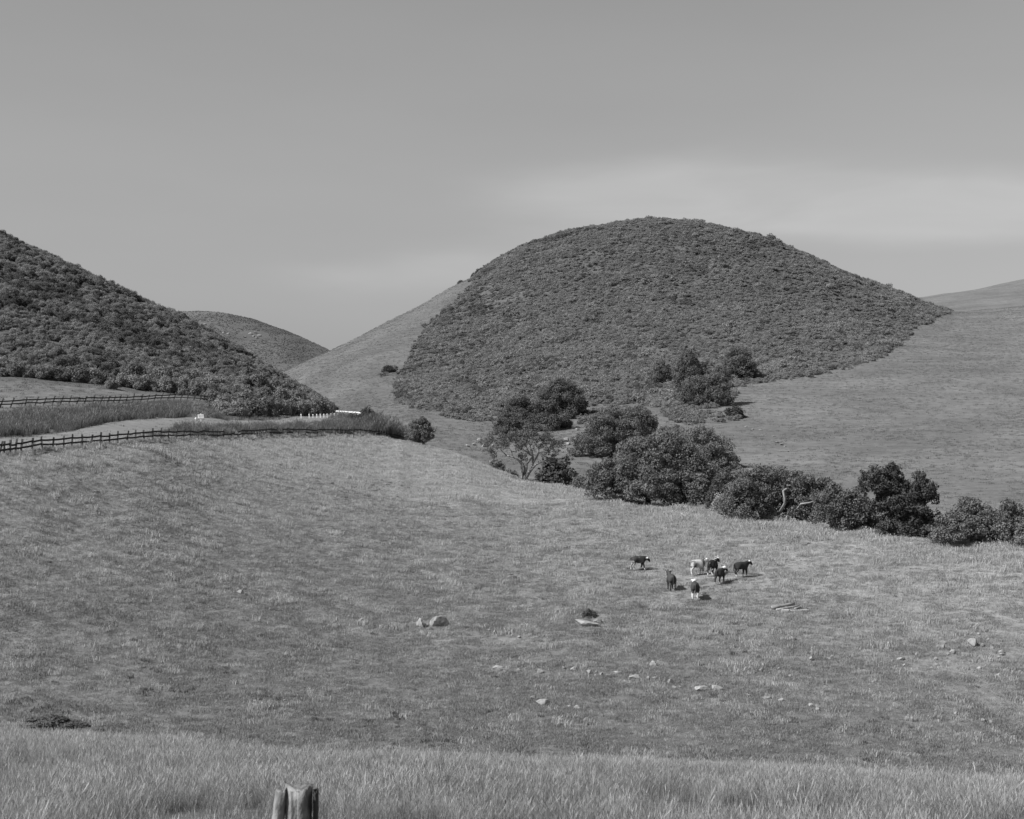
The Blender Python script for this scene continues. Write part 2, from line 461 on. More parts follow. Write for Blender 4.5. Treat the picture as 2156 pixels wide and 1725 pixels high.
def build_ground():
    nc, nr = 470, 680
    rows = np.concatenate([np.linspace(-40, 3, 16), np.exp(np.linspace(math.log(4.2), math.log(1150), nr - 40)), np.linspace(1220, 2550, 24)])
    s = np.linspace(-1, 1, nc)
    W = 0.46 * np.abs(rows) + 40
    X = s[None, :] * W[:, None]; Y = np.repeat(rows[:, None], nc, 1)
    Z = height(X, Y)
    U = u_of(X, Y); V = img_v(X, np.maximum(Y, 3.5), Z)
    cy = crest_y(np.clip(U, UG[0], UG[-1]))
    # albedo of the sward: dry upland grass, greener grazed turf low in the meadow, leaf litter under brush
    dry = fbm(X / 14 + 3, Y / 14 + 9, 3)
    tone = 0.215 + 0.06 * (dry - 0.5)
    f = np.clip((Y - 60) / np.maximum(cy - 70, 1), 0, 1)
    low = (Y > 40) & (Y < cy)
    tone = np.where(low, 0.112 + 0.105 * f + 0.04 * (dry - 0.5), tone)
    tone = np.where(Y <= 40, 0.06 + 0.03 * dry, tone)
    beyond = np.clip((Y - cy - 4) / 14, 0, 1)
    shoulder = np.clip((Y - 250) / 70, 0, 1) * np.clip((1500 - U) / 500, 0, 1)
    green = 0.126 + 0.040 * (dry - 0.5) - 0.022 * shoulder
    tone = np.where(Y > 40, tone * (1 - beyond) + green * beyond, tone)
    brush = (inpoly(U, V, BIG_BRUSH) & (Y > 240))
    le = np.interp(U, [p[0] for p in LEFT_EDGE], [p[1] for p in LEFT_EDGE])
    y8 = np.interp(U, UG, FY[9]); y11 = np.interp(U, UG, FY[12])
    lb = (U < 700) & (Y > y8 - 3) & (Y < y11)
    tone = np.where(brush | lb, 0.09, tone)
    far = (Y > 620) & (U < 760)
    tone = np.where(far, 0.095 + 0.05 * (fbm(X / 30, Z / 8 + 3, 3) - 0.4), tone)
    # pieces of the one sheet
    reg = np.full(X.shape, 3)
    reg[Y < 52] = 0
    reg[(Y >= 52) & (Y < cy + 5)] = 1
    reg[(Y >= cy + 5) & (Y < y8) & (U < 860)] = 2
    reg[(U < 702) & (Y >= y8) & (Y < y11)] = 4
    reg[Y > 640] = 5
    names = ['foreground_bank', 'meadow', 'roadside', 'hillside', 'brush_hill', 'distant_hills']
    idx = np.arange(X.size).reshape(X.shape)
    quads = np.stack([idx[:-1, :-1], idx[:-1, 1:], idx[1:, 1:], idx[1:, :-1]], -1).reshape(-1, 4)
    rq = reg[:-1, :-1].reshape(-1)
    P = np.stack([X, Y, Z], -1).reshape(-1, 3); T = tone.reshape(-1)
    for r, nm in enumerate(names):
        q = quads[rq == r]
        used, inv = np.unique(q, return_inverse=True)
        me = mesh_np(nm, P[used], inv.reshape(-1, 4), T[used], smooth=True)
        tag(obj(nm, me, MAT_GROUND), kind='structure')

def mesh_np(name, V, F, tone=None, smooth=False):
    V = np.ascontiguousarray(V, np.float32); F = np.ascontiguousarray(F, np.int32)
    me = bpy.data.meshes.new(name)
    k = F.shape[1]
    me.vertices.add(len(V)); me.vertices.foreach_set('co', V.ravel())
    me.loops.add(F.size); me.loops.foreach_set('vertex_index', F.ravel())
    me.polygons.add(len(F))
    me.polygons.foreach_set('loop_start', np.arange(0, F.size, k, dtype=np.int32))
    me.polygons.foreach_set('loop_total', np.full(len(F), k, np.int32))
    if smooth:
        me.polygons.foreach_set('use_smooth', np.ones(len(F), bool))
    if tone is not None:
        a = me.attributes.new('tone', 'FLOAT', 'POINT')
        a.data.foreach_set('value', np.ascontiguousarray(tone, np.float32))
    me.update(calc_edges=True)
    return me
build_ground()

# road: a worn strip on its bench between the two fences, round the toe of the brush hill
def road():
    path = []
    for u0, off, w0 in ((-60, 3.6, 5.4), (0, 3.6, 5.4), (60, 3.6, 5.4), (130, 3.6, 5.4), (200, 3.7, 5.4), (270, 4.0, 5.4), (340, 4.8, 5.4), (410, 6.4, 5.4), (480, 8.6, 5.4)):
        ua, ub = u0 - 8, u0 + 8
        ya, yb = float(crest_y(ua)), float(crest_y(ub))
        dv = Vector((sx_(ub, yb) - sx_(ua, ya), yb - ya)).normalized()
        q = Vector((sx_(u0, (ya + yb) / 2), (ya + yb) / 2)) + Vector((-dv.y, dv.x)) * off
        path.append((1078 + q.x / (K * q.y), q.y, w0))
    path += [(575, 189, 5.6), (640, 206, 5.6), (690, 226, 5.8), (728, 244, 6.0), (744, 262, 6.0)]
    p = np.array(path, float)
    t = np.linspace(0, len(p) - 1, 160)
    u = curve(np.c_[np.arange(len(p)), p[:, 0]], t, 0.35); Y = curve(np.c_[np.arange(len(p)), p[:, 1]], t, 0.35); w = np.interp(t, np.arange(len(p)), p[:, 2])
    C = np.c_[sx_(u, Y), Y]
    d = np.gradient(C, axis=0); d /= np.linalg.norm(d, axis=1)[:, None]
    nrm = np.c_[d[:, 1], -d[:, 0]]
    m = 9
    V = []
    for j in range(m):
        q = C + nrm * (w * 0.5 * (1 - 2 * j / (m - 1)))[:, None]
        z = height(q[:, 0], q[:, 1]) + 0.07 + 0.05 * (1 - (2 * j / (m - 1) - 1) ** 2)
        V.append(np.c_[q, z])
    V = np.stack(V, 1)
    global ROAD_C
    ROAD_C = C
    i = np.arange(160 * m).reshape(160, m)
    F = np.stack([i[:-1, :-1], i[1:, :-1], i[1:, 1:], i[:-1, 1:]], -1).reshape(-1, 4)
    tag(obj('road', mesh_np('road', V.reshape(-1, 3), F, smooth=True), MAT_ROAD), kind='structure')
road()

# ------------------------------------------------------------------ leaves, tufts, tubes
def unit(a): return a / np.maximum(np.linalg.norm(a, axis=-1, keepdims=True), 1e-9)
def leaf_quads(P, Nrm, size, r, aspect=0.7):
    n = len(P)
    a = unit(np.cross(Nrm, r.normal(size=(n, 3))))
    b = np.cross(Nrm, a)
    s = (size * (0.65 + 0.7 * r.random(n)))[:, None] * 0.5
    V = np.stack([P - a * s - b * s * aspect, P + a * s - b * s * aspect, P + a * s + b * s * aspect, P - a * s + b * s * aspect], 1)
    V = V + (r.normal(size=V.shape) * size * 0.07)
    return V.reshape(-1, 3), np.arange(4 * n).reshape(n, 4)
def lump_leaves(lumps, per, size, r, cut=True, up=0.25):
    """lumps: rows cx cy cz rx ry rz tone. Leaf faces through the outer part of every lump."""
    L = np.asarray(lumps, float)
    PP, NN, TT = [], [], []
    for c in L:
        area = 4 * math.pi * ((c[3] * c[4]) ** 1.6 / 3 + (c[3] * c[5]) ** 1.6 / 3 + (c[4] * c[5]) ** 1.6 / 3) ** (1 / 1.6)
        n = max(12, int(per * area / (size * size)))
        d = unit(r.normal(size=(n, 3)))
        rad = 0.55 + 0.5 * r.random(n) ** 0.6
        PP.append(c[:3] + d * rad[:, None] * c[3:6])
        nn = unit(d / c[3:6])
        NN.append(unit(nn + np.array([0, 0, up]) + 0.75 * r.normal(size=(n, 3))))
        TT.append(np.full(n, c[6]) * (0.85 + 0.3 * r.random(n)))
    P = np.concatenate(PP); Nn = np.concatenate(NN); T = np.concatenate(TT)
    if cut and len(L) > 1:
        keep = np.ones(len(P), bool)
        for c in L:
            q = (((P - c[:3]) / (c[3:6] * 0.55)) ** 2).sum(1)
            keep &= q > 1
        P, Nn, T = P[keep], Nn[keep], T[keep]
    V, F = leaf_quads(P, Nn, size, r)
    return V, F, np.repeat(T, 4)
def dome_lumps(r, w, d, h, k, frac=0.3, low=0.12, tone=(0.85, 1.15), zc=None):
    """k lumps over an uneven dome of size w x d x h standing on z = 0"""
    out = []
    for i in range(k):
        a = r.random() * 2 * math.pi
        t = math.sqrt(r.random())
        z = math.sqrt(max(0, 1 - t * t))
        rr = frac * (0.7 + 0.6 * r.random())
        hz = low + (1 - low - rr * 0.6) * z * (0.55 + 0.45 * r.random() ** 0.5)
        out.append((math.cos(a) * t * (0.5 - rr * 0.42) * w, math.sin(a) * t * (0.5 - rr * 0.42) * d, hz * h, rr * w * 0.5, rr * d * 0.5, rr * h * 0.62, tone[0] + (tone[1] - tone[0]) * r.random()))
    return out
def tube(pts, radii, n=7, r=None, cap=True):
    pts = [Vector(p) for p in pts]
    V, F = [], []
    ref = Vector((0.3, 0.9, 0.2))
    for i, p in enumerate(pts):
        t = (pts[min(i + 1, len(pts) - 1)] - pts[max(i - 1, 0)]).normalized()
        a = t.cross(ref)
        if a.length < 0.05: a = t.cross(Vector((1, 0, 0)))
        a.normalize(); b = t.cross(a)
        for j in range(n):
            th = 2 * math.pi * j / n
            rr = radii[i] * (1 + (0.14 * (r.random() - 0.5) * 2 if r is not None else 0))
            V.append(p + a * math.cos(th) * rr + b * math.sin(th) * rr)
    for i in range(len(pts) - 1):
        for j in range(n):
            F.append((i * n + j, i * n + (j + 1) % n, (i + 1) * n + (j + 1) % n, (i + 1) * n + j))
    if cap:
        F.append(tuple(range(n))[::-1]); F.append(tuple((len(pts) - 1) * n + j for j in range(n)))
    return [tuple(v) for v in V], F
def merge(parts):
    V, F = [], []
    for v, f in parts:
        o = len(V); V += list(v); F += [tuple(i + o for i in q) for q in f]
    return V, F
def mesh_py(name, VF, smooth=True):
    me = bpy.data.meshes.new(name)
    me.from_pydata(VF[0], [], VF[1])
    if smooth:
        me.polygons.foreach_set('use_smooth', [True] * len(me.polygons))
    me.update()
    return me
def bent(p, q, k, wob, r, sag=0):
    p, q = Vector(p), Vector(q)
    L = (q - p).length
    out = []
    for i in range(k + 1):
        t = i / k
        w = wob * L * math.sin(math.pi * t)
        out.append(p.lerp(q, t) + Vector((r.normal() * w, r.normal() * w, r.normal() * w * 0.7 + sag * L * math.sin(math.pi * t))))
    return out

# ------------------------------------------------------------------ scatter of uncountable plants
SRC = bpy.data.collections.new('plant_sources')      # never linked to the scene
def scatter(name, label, pts, scl, idx, meshes, mat, rotz=None, tilt=None, cat='vegetation'):
    n = len(pts)
    me = bpy.data.meshes.new(name)
    me.vertices.add(n); me.vertices.foreach_set('co', np.ascontiguousarray(pts, np.float32).ravel())
    a = me.attributes.new('scl', 'FLOAT', 'POINT'); a.data.foreach_set('value', np.ascontiguousarray(scl, np.float32))
    a = me.attributes.new('rot', 'FLOAT_VECTOR', 'POINT')
    rv = np.zeros((n, 3), np.float32)
    rv[:, 2] = rng.random(n) * 6.283 if rotz is None else rotz
    if tilt is not None: rv[:, :2] = tilt
    a.data.foreach_set('vector', rv.ravel())
    a = me.attributes.new('pick', 'INT', 'POINT'); a.data.foreach_set('value', np.ascontiguousarray(idx, np.int32))
    c = bpy.data.collections.new(name + '_kinds')
    for i, m in enumerate(meshes):
        if not m.materials: m.materials.append(mat)
        o = bpy.data.objects.new('%s_kind_%02d' % (name, i), m)
        c.objects.link(o)
    o = obj(name, me, mat)
    g = bpy.data.node_groups.new(name + '_scatter', 'GeometryNodeTree')
    g.interface.new_socket('Geometry', in_out='INPUT', socket_type='NodeSocketGeometry')
    g.interface.new_socket('Geometry', in_out='OUTPUT', socket_type='NodeSocketGeometry')
    gi = g.nodes.new('NodeGroupInput'); go = g.nodes.new('NodeGroupOutput')
    ip = g.nodes.new('GeometryNodeInstanceOnPoints')
    ci = g.nodes.new('GeometryNodeCollectionInfo')
    ci.inputs['Collection'].default_value = c
    ci.inputs['Separate Children'].default_value = True
    ci.inputs['Reset Children'].default_value = True
    ip.inputs['Pick Instance'].default_value = True
    def attr(nm, t):
        na = g.nodes.new('GeometryNodeInputNamedAttribute'); na.data_type = t; na.inputs['Name'].default_value = nm
        return na.outputs['Attribute']
    e2r = g.nodes.new('FunctionNodeEulerToRotation')
    g.links.new(attr('rot', 'FLOAT_VECTOR'), e2r.inputs[0])
    g.links.new(gi.outputs[0], ip.inputs['Points'])
    g.links.new(ci.outputs[0], ip.inputs['Instance'])
    g.links.new(attr('pick', 'INT'), ip.inputs['Instance Index'])
    g.links.new(e2r.outputs[0], ip.inputs['Rotation'])
    g.links.new(attr('scl', 'FLOAT'), ip.inputs['Scale'])
    g.links.new(ip.outputs[0], go.inputs[0])
    md = o.modifiers.new('scatter', 'NODES'); md.node_group = g
    tag(o, label, cat, None, 'stuff')
    return o
def sample(n, ya, yb, ua=-120, ub=2280):
    """points spread evenly over the ground between two distances"""
    Y = np.sqrt(rng.random(n) * (yb**2 - ya**2) + ya**2)
    u = ua + (ub - ua) * rng.random(n)
    x = sx_(u, Y)
    z = height(x, Y)
    return x, Y, z, u, img_v(x, Y, z)

def tuft(name, r, blades, h, spread, width, lean=(0, 0), head=0.0, tone=(0.8, 1.2), segs=2):
    V, F, T = [], [], []
    for b in range(blades):
        a = r.random() * 6.283; d = spread * math.sqrt(r.random())
        bx, by = math.cos(a) * d, math.sin(a) * d
        hh = h * (0.55 + 0.55 * r.random())
        la = r.random() * 6.283; lm = hh * (0.15 + 0.4 * r.random())
        tx, ty = bx + math.cos(la) * lm + lean[0] * hh, by + math.sin(la) * lm + lean[1] * hh
        wa = r.random() * 3.14; wx, wy = math.cos(wa) * width / 2, math.sin(wa) * width / 2
        t = tone[0] + (tone[1] - tone[0]) * r.random()
        o = len(V)
        mx, my = bx + (tx - bx) * 0.32, by + (ty - by) * 0.32
        V += [(bx - wx, by - wy, -0.05 * h), (bx + wx, by + wy, -0.05 * h), (mx + wx * 0.8, my + wy * 0.8, hh * 0.6), (mx - wx * 0.8, my - wy * 0.8, hh * 0.6),
              (tx + wx * 0.2, ty + wy * 0.2, hh), (tx - wx * 0.2, ty - wy * 0.2, hh)]
        F += [(o, o + 1, o + 2, o + 3), (o + 3, o + 2, o + 4, o + 5)]
        T += [t] * 6
        if r.random() < head:
            o = len(V); ww = 1.3
            dx, dy = (tx - bx) * 0.16, (ty - by) * 0.16
            V += [(tx - wx * 0.3, ty - wy * 0.3, hh * 0.98), (tx + wx * 0.3, ty + wy * 0.3, hh * 0.98), (tx + wx * ww + dx, ty + wy * ww + dy, hh * 1.1), (tx - wx * ww + dx, ty - wy * ww + dy, hh * 1.1),
                  (tx + dx * 2 + wx * 0.3, ty + dy * 2 + wy * .3, hh * 1.23), (tx + dx * 2 - wx * .3, ty + dy * 2 - wy * .3, hh * 1.23)]
            F += [(o, o + 1, o + 2, o + 3), (o + 3, o + 2, o + 4, o + 5)]
            T += [t * 1.25] * 6
    return mesh_np(name, np.array(V), np.array(F), np.array(T))
def bush_mesh(name, r, w, h, k, size, per, frac=0.42):
    ex, ey = 0.75 + 0.5 * r.random(), 0.75 + 0.5 * r.random()
    L = dome_lumps(r, w * ex, w * ey, h, k, frac, 0.05)
    L = [(l[0], l[1], l[2] * (0.72 + 0.5 * r.random()), l[3] * (0.7 + 0.6 * r.random()), l[4] * (0.7 + 0.6 * r.random()), l[5] * (0.7 + 0.6 * r.random()), l[6]) for l in L]
    L.append((0, 0, h * 0.28, w * 0.36 * ex, w * 0.36 * ey, h * 0.36, 0.9))
    V, F, T = lump_leaves(L, per, size, r, True, 0.5)
    n = max(10, len(F) // 7)
    pk = np.array(L)[r.integers(0, len(L), n)]
    d = unit(r.normal(size=(n, 3)) + np.array([0, 0, 0.9]))
    V2, F2 = leaf_quads(pk[:, :3] + d * pk[:, 3:6] * (1.0 + 0.45 * r.random((n, 1))), unit(r.normal(size=(n, 3)) + np.array([0, 0, 0.5])), size * 1.1, r)
    F = np.concatenate([F, F2 + len(V)]); V = np.concatenate([V, V2]); T = np.concatenate([T, np.repeat(pk[:, 6], 4)])
    V[:, 2] = np.maximum(V[:, 2], -0.15 * h)
    return mesh_np(name, V, F, T)

# foreground sward of ripe grass
near_t = [tuft('grass_tuft', rng, 40, 0.19, 0.11, 0.0034, (0.16, 0.05), 0.5) for _ in range(6)] + [tuft('grass_tuft', rng, 40, 0.14, 0.11, 0.0034, (0.22, 0.02), 0.3, (0.55, 1.0)) for _ in range(3)]
x, Y, z, u, v = sample(90000, 8.0, 38)
cl = fbm(x / 1.3, Y / 1.6, 3)
big_ = fbm(x / 3.2 + 7, Y / 3.8 + 1, 2)
keep = rng.random(len(x)) < 0.05 + 1.9 * np.clip(cl - 0.37, 0, 1) + 0.9 * (big_ - 0.5)
x, Y, z, cl = x[keep], Y[keep], z[keep], 0.6 * cl[keep] + 0.4 * big_[keep]
scatter('foreground_grass', 'ripe pale grass leaning on the near bank', np.c_[x, Y, z], (0.62 + 0.85 * cl * (0.7 + 0.6 * rng.random(len(x)))) * np.where(rng.random(len(x)) < 0.03, 1.45, 1.0), rng.integers(0, 9, len(x)), near_t, MAT_GRASS_NEAR)

# meadow grass: tussocks that shade one another, in drifts across the slope
mt = [tuft('meadow_tussock', rng, 34, 0.24, 0.46, 0.028, (0.22, 0.03), 0.1, (0.75, 1.2)) for _ in range(7)]
x, Y, z, u, v = sample(135000, 56, 216)
cy = crest_y(u)
f = np.clip((Y - 60) / (cy - 66), 0, 1.2)
cl = fbm(x / 2.6 + 9, Y / 2.2 + 2, 3)
pr = np.clip((cl - 0.10) * 3.0, 0.60, 1) * (0.30 + 0.70 * f)
keep = (Y < cy + 6) & (rng.random(len(x)) < pr)
x, Y, z, cl, f = x[keep], Y[keep], z[keep], cl[keep], f[keep]
sc = (0.48 + 0.75 * np.clip(cl - 0.36, 0, 1)) * (0.65 + 0.7 * rng.random(len(x))) * (0.75 + 0.35 * f)
COW_SPOTS = [(1345, 1201), (1469, 1211), (1501, 1212), (1516, 1229), (1561, 1215), (1463, 1261), (1413, 1243)]
for cu, cv in COW_SPOTS:
    p = at(cu, cv, 80, 135)
    sc = np.where((x - p.x) ** 2 + (Y - p.y + 0.4) ** 2 < 1.9 ** 2, sc * 0.35, sc)
sc = sc * np.where((f > 0.94) & (x > 0), 1.35, 1.0)
knot = fbm(x / 1.1 + 77, Y / 1.1 + 8, 2)
sc = sc * np.where(knot > 0.66, 1.7, 1.0)
scatter('meadow_grass', 'pale grass tussocks across the grazed meadow', np.c_[x, Y, z], sc, rng.integers(0, 7, len(x)), mt, MAT_GRASS)
# short turf between the tussocks, thickest low in the meadow
tt = [tuft('turf_tuft', rng, 40, 0.12, 0.40, 0.026, (0.1, 0), 0, (0.7, 1.2)) for _ in range(5)]
x, Y, z, u, v = sample(110000, 54, 150)
cy = crest_y(u)
f = np.clip((Y - 60) / (cy - 66), 0, 1.2)
cl = fbm(x / 1.5 + 19, Y / 1.5 + 42, 3)
keep = (Y < cy + 4) & (rng.random(len(x)) < np.clip((cl - 0.20) * 5, 0.55, 1) * np.clip(1.15 - 0.9 * f, 0.2, 1))
x, Y, z, cl = x[keep], Y[keep], z[keep], cl[keep]
scatter('short_turf', 'short cropped turf in the hollow of the meadow', np.c_[x, Y, z], (0.5 + 1.1 * np.clip(cl - .3, 0, 1)) * (0.6 + 0.8 * rng.random(len(x))), rng.integers(0, 5, len(x)), tt, MAT_GRASS_TURF)
# dark rushes and weeds, also packed under the lower fence as its shadow band
dt = [tuft('weed_tuft', rng, 30, 0.17, 0.26, 0.03, (0.05, 0), 0, (0.7, 1.2)) for _ in range(4)]
x, Y, z, u, v = sample(60000, 56, 212)
cy = crest_y(u)
cl = fbm(x / 1.9 + 60, Y / 1.9 + 31, 3)
lowd = np.clip((v - 1330) / 170, 0, 1) * np.clip((1500 - u) / 600, 0.2, 1)
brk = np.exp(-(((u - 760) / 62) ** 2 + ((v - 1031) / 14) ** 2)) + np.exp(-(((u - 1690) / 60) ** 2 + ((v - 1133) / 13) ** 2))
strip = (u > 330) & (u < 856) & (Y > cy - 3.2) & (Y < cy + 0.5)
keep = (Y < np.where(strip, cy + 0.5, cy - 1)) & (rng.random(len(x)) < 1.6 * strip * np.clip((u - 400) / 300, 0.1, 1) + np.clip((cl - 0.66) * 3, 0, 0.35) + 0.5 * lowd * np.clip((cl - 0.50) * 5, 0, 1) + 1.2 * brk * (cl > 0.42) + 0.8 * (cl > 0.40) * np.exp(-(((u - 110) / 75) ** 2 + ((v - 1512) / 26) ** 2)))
x, Y, z = x[keep], Y[keep], z[keep]
scatter('dark_weeds', 'dark low weeds dotted through the meadow, massed as a shadow band at the fence', np.c_[x, Y, z], np.where(strip[keep], 1.3, 1) * (0.35 + 0.75 * rng.random(len(x)) ** 1.5), rng.integers(0, 4, len(x)), dt, MAT_GRASS_DARK)

# grass of the far slopes, in streaks along the contour
ht = [tuft('slope_tussock', rng, 26, 0.24, 0.60, 0.06, (0.2, 0), 0, (0.8, 1.15)) for _ in range(5)]
x, Y, z, u, v = sample(210000, 120, 620)
cy = crest_y(u)
cl = fbm(x / 7.0 + 9, z / 0.8 + 2, 3) * 0.7 + 0.3 * fbm(x / 2.5, Y / 2.5, 2)
brush = inpoly(u, v, BIG_BRUSH) & (Y > 235)
y8 = np.interp(u, UG, FY[9])
keep = (Y > cy + 6) & ~brush & ((u > 700) | (Y < y8) | (Y > 380)) & (Y < np.interp(u, UG, YR) + 30) & (rng.random(len(x)) < np.clip((cl - 0.32) * 2.5, 0.16, 0.8))
x, Y, z = x[keep], Y[keep], z[keep]
scatter('slope_grass', 'grazed grass on the slopes beyond the ravine', np.c_[x, Y, z], 0.35 + 0.55 * rng.random(len(x)), rng.integers(0, 5, len(x)), ht, MAT_GRASS_SLOPE)

# tall verge grass: beside the road and on the embankment
vt = [tuft('verge_tuft', rng, 26, 0.95, 0.35, 0.03, (0.08, 0), 0.2, (0.55, 1.25)) for _ in range(6)]
x, Y, z, u, v = sample(75000, 105, 250, -60, 905)
y6 = np.interp(u, UG, FY[7]); y7 = np.interp(u, UG, FY[8]); cy = crest_y(u)
cl = fbm(x / 4.0 + 5, Y / 4.0 + 71, 3)
off_road = np.ones(len(x), bool)
for i in range(0, len(ROAD_C)):
    off_road &= (x - ROAD_C[i, 0]) ** 2 + (Y - ROAD_C[i, 1]) ** 2 > 3.0 ** 2
west = (u < 470) & (Y > y6 + 2.0) & (Y < y6 + 0.66 * (y7 - y6))
east = (u > 225) & (u < 872) & (Y > cy + 1.2) & (Y < y7 + 2)
keep = (west | east) & off_road & (rng.random(len(x)) < np.clip(0.25 + 1.3 * (cl - 0.3), 0.1, 1))
x, Y, z, cl, u, west = x[keep], Y[keep], z[keep], cl[keep], u[keep], west[keep]
hs = (0.22 + 0.28 * np.where(west, 1, np.clip((u - 230) / 160, 0, 1)) + 0.42 * np.clip((u - 300) / 130, 0, 1) * (Y < np.interp(u, UG, FY[7]) - 2) + np.clip((u - 757) / 35, 0, 1) * 1.0 + np.where((u > 560) & (u < 745) & (Y > np.interp(u, UG, FY[8]) - 9) & (Y < np.interp(u, UG, FY[8]) - 1.5), 0.55, 0) + np.where(west & (u < 400), 0.45, 0) - np.clip((u - 835) / 40, 0, 1) * 0.7) * (0.55 + 0.9 * cl) * (0.7 + 0.5 * rng.random(len(x)))
hs = np.where((np.abs(u - 421) < 20) & (Y > np.interp(u, UG, FY[7]) - 3), hs * 0.5, hs)
scatter('verge_grass', 'tall rank grass between the road and its fences', np.c_[x, Y, z], hs, rng.integers(0, 6, len(x)), vt, MAT_GRASS_TALL)

# chaparral
bl = [bush_mesh('chaparral_bush', rng, 2.6, 1.45 + 0.4 * rng.random(), 22, 0.115, 0.95, 0.30) for _ in range(6)]
x, Y, z, u, v = sample(34000, 185, 345, -140, 706)
le = np.interp(u, [p[0] for p in LEFT_EDGE], [p[1] for p in LEFT_EDGE])
y8 = np.interp(u, UG, FY[9]); y10 = np.interp(u, UG, FY[11])
cl = fbm(x / 7.0 + 15, Y / 7.0 + 3, 3)
keep = (Y > y8 + 0.5) & (Y < y10 + 18) & (v < le - 1) & (rng.random(len(x)) < np.clip(0.35 + 1.6 * (cl - 0.35), 0.15, 1)) & (rng.random(len(x)) < 0.62)
x, Y, z, cl = x[keep], Y[keep], z[keep], cl[keep]
scatter('hill_chaparral', 'dense dark chaparral covering the near hill on the left', np.c_[x, Y, z - 0.1], np.clip((0.45 + 0.75 * cl) * np.exp(0.30 * rng.normal(size=len(x))) * 0.72, 0.3, 0.95), rng.integers(0, 6, len(x)), bl, MAT_BRUSH)
bl2 = [m.copy() for m in bl]
for m in bl2: m.materials.clear()
x, Y, z, u, v = sample(9000, 185, 345, -140, 706)
le = np.interp(u, [p[0] for p in LEFT_EDGE], [p[1] for p in LEFT_EDGE])
cl = fbm(x / 9.0 + 51, Y / 6.0 + 23, 3)
keep = (Y > np.interp(u, UG, FY[9]) + 1.5) & (Y < np.interp(u, UG, FY[11]) + 8) & (v < le - 6) & (rng.random(len(x)) < np.clip((cl - 0.47) * 4, 0.01, 0.75))
x, Y, z = x[keep], Y[keep], z[keep]
scatter('dark_hill_shrubs', 'darker taller shrubs in clumps through the chaparral of the near hill', np.c_[x, Y, z - 0.05], 0.6 + 0.42 * rng.random(len(x)), rng.integers(0, 6, len(x)), bl2, MAT_BRUSH_DARK)

bb = [bush_mesh('scrub_bush', rng, 2.2, 0.75 + 0.4 * rng.random(), 13, 0.13, 0.85, 0.32) for _ in range(7)]
x, Y, z, u, v = sample(235000, 240, 610, 815, 2020)
cl = fbm(x / 9.0 + 33, Y / 9.0 + 13, 3)
ok = inpoly(u + 3.5 * rng.normal(size=len(x)) + 14 * (fbm(x / 7, Y / 7, 2) - 0.5), v + 3.0 * rng.normal(size=len(x)), BIG_BRUSH) & (Y < np.interp(u, UG, YR) + 25)
keep = ok & (rng.random(len(x)) < np.clip(0.45 + 1.5 * (cl - 0.4), 0.2, 0.95))
x1, Y1, z1, cl1 = x[keep], Y[keep], z[keep], cl[keep]
scatter('big_hill_chaparral', 'even low chaparral covering the big round hill', np.c_[x1, Y1, z1 - 0.1], (0.36 + 0.7 * cl1) * 0.84 * np.exp(0.34 * rng.normal(size=len(x1))), rng.integers(0, 7, len(x1)), bb, MAT_BRUSH_FAR)
bd = [m.copy() for m in bb]
for m in bd: m.materials.clear()
x, Y, z, u, v = sample(60000, 240, 600, 830, 1990)
cl = fbm(x / 6.0 + 3, z / 2.2 + 13, 3) + 0.12 * np.exp(-(((u - 1000) / 90) ** 2 + ((v - 690) / 55) ** 2)) + 0.08 * np.clip((v - 770) / 60, 0, 1) + 0.16 * np.exp(-(((u - np.interp(v, [583, 603, 640, 680, 715, 760, 790, 830, 848, 870], [1003, 990, 953, 908, 882, 862, 840, 833, 850, 1000])) / 34) ** 2))
keep = inpoly(u, v, BIG_BRUSH) & (rng.random(len(x)) < np.clip((cl - 0.56) * 4, 0, 0.8))
x, Y, z = x[keep], Y[keep], z[keep]
scatter('dark_chaparral', 'darker taller shrubs mottling the big round hill', np.c_[x, Y, z - 0.05], (0.5 + 0.6 * rng.random(len(x))) , rng.integers(0, 7, len(x)), bd, MAT_BRUSH_DARK)
# outlying scrub patches
xs, Ys, zs, us, vs = sample(26000, 150, 420, 780, 1680)
inp = np.zeros(len(xs), bool)
for p in PATCHES: inp |= inpoly(us, vs, p)
cl = fbm(xs / 4.0 + 33, Ys / 4.0 + 13, 2)
keep = inp & (Ys > crest_y(us) + 8) & (rng.random(len(xs)) < np.clip(0.5 + 2.0 * (cl - 0.45), 0.1, 1))
xs, Ys, zs = xs[keep], Ys[keep], zs[keep]
bp_ = [m.copy() for m in bb]
for m in bp_: m.materials.clear()
scatter('ravine_scrub', 'grey green scrub in patches above the ravine', np.c_[xs, Ys, zs - 0.08], 0.35 + 0.6 * rng.random(len(xs)), rng.integers(0, 7, len(xs)), bp_, MAT_BRUSH_PALE)

ORD = ['leftmost', 'second', 'third', 'fourth', 'fifth', 'sixth', 'seventh', 'eighth', 'ninth', 'tenth', 'eleventh', 'twelfth', 'thirteenth', 'fourteenth', 'fifteenth', 'sixteenth', 'seventeenth',
       'eighteenth', 'nineteenth', 'twentieth', 'twenty-first', 'twenty-second', 'twenty-third', 'twenty-fourth', 'twenty-fifth']
def ordinal(i): return ORD[i]
def nth(i, what, where):
    return ('leftmost ' + what + ' ' + where) if i == 0 else (ORD[i] + ' ' + what + ' from the left ' + where)
def rank(vals):
    o = sorted(range(len(vals)), key=lambda i: vals[i]); r = [0] * len(vals)
    for k, i in enumerate(o): r[i] = k
    return r
bk = [m.copy() for m in bb]
for m in bk: m.materials.clear()
x, Y, z, u, v = sample(16000, 150, 245, 430, 872)
cl = fbm(x / 2.2 + 5, Y / 3.0 + 71, 3)
off_road = np.ones(len(x), bool)
for c in ROAD_C: off_road &= (x - c[0]) ** 2 + (Y - c[1]) ** 2 > 3.2 ** 2
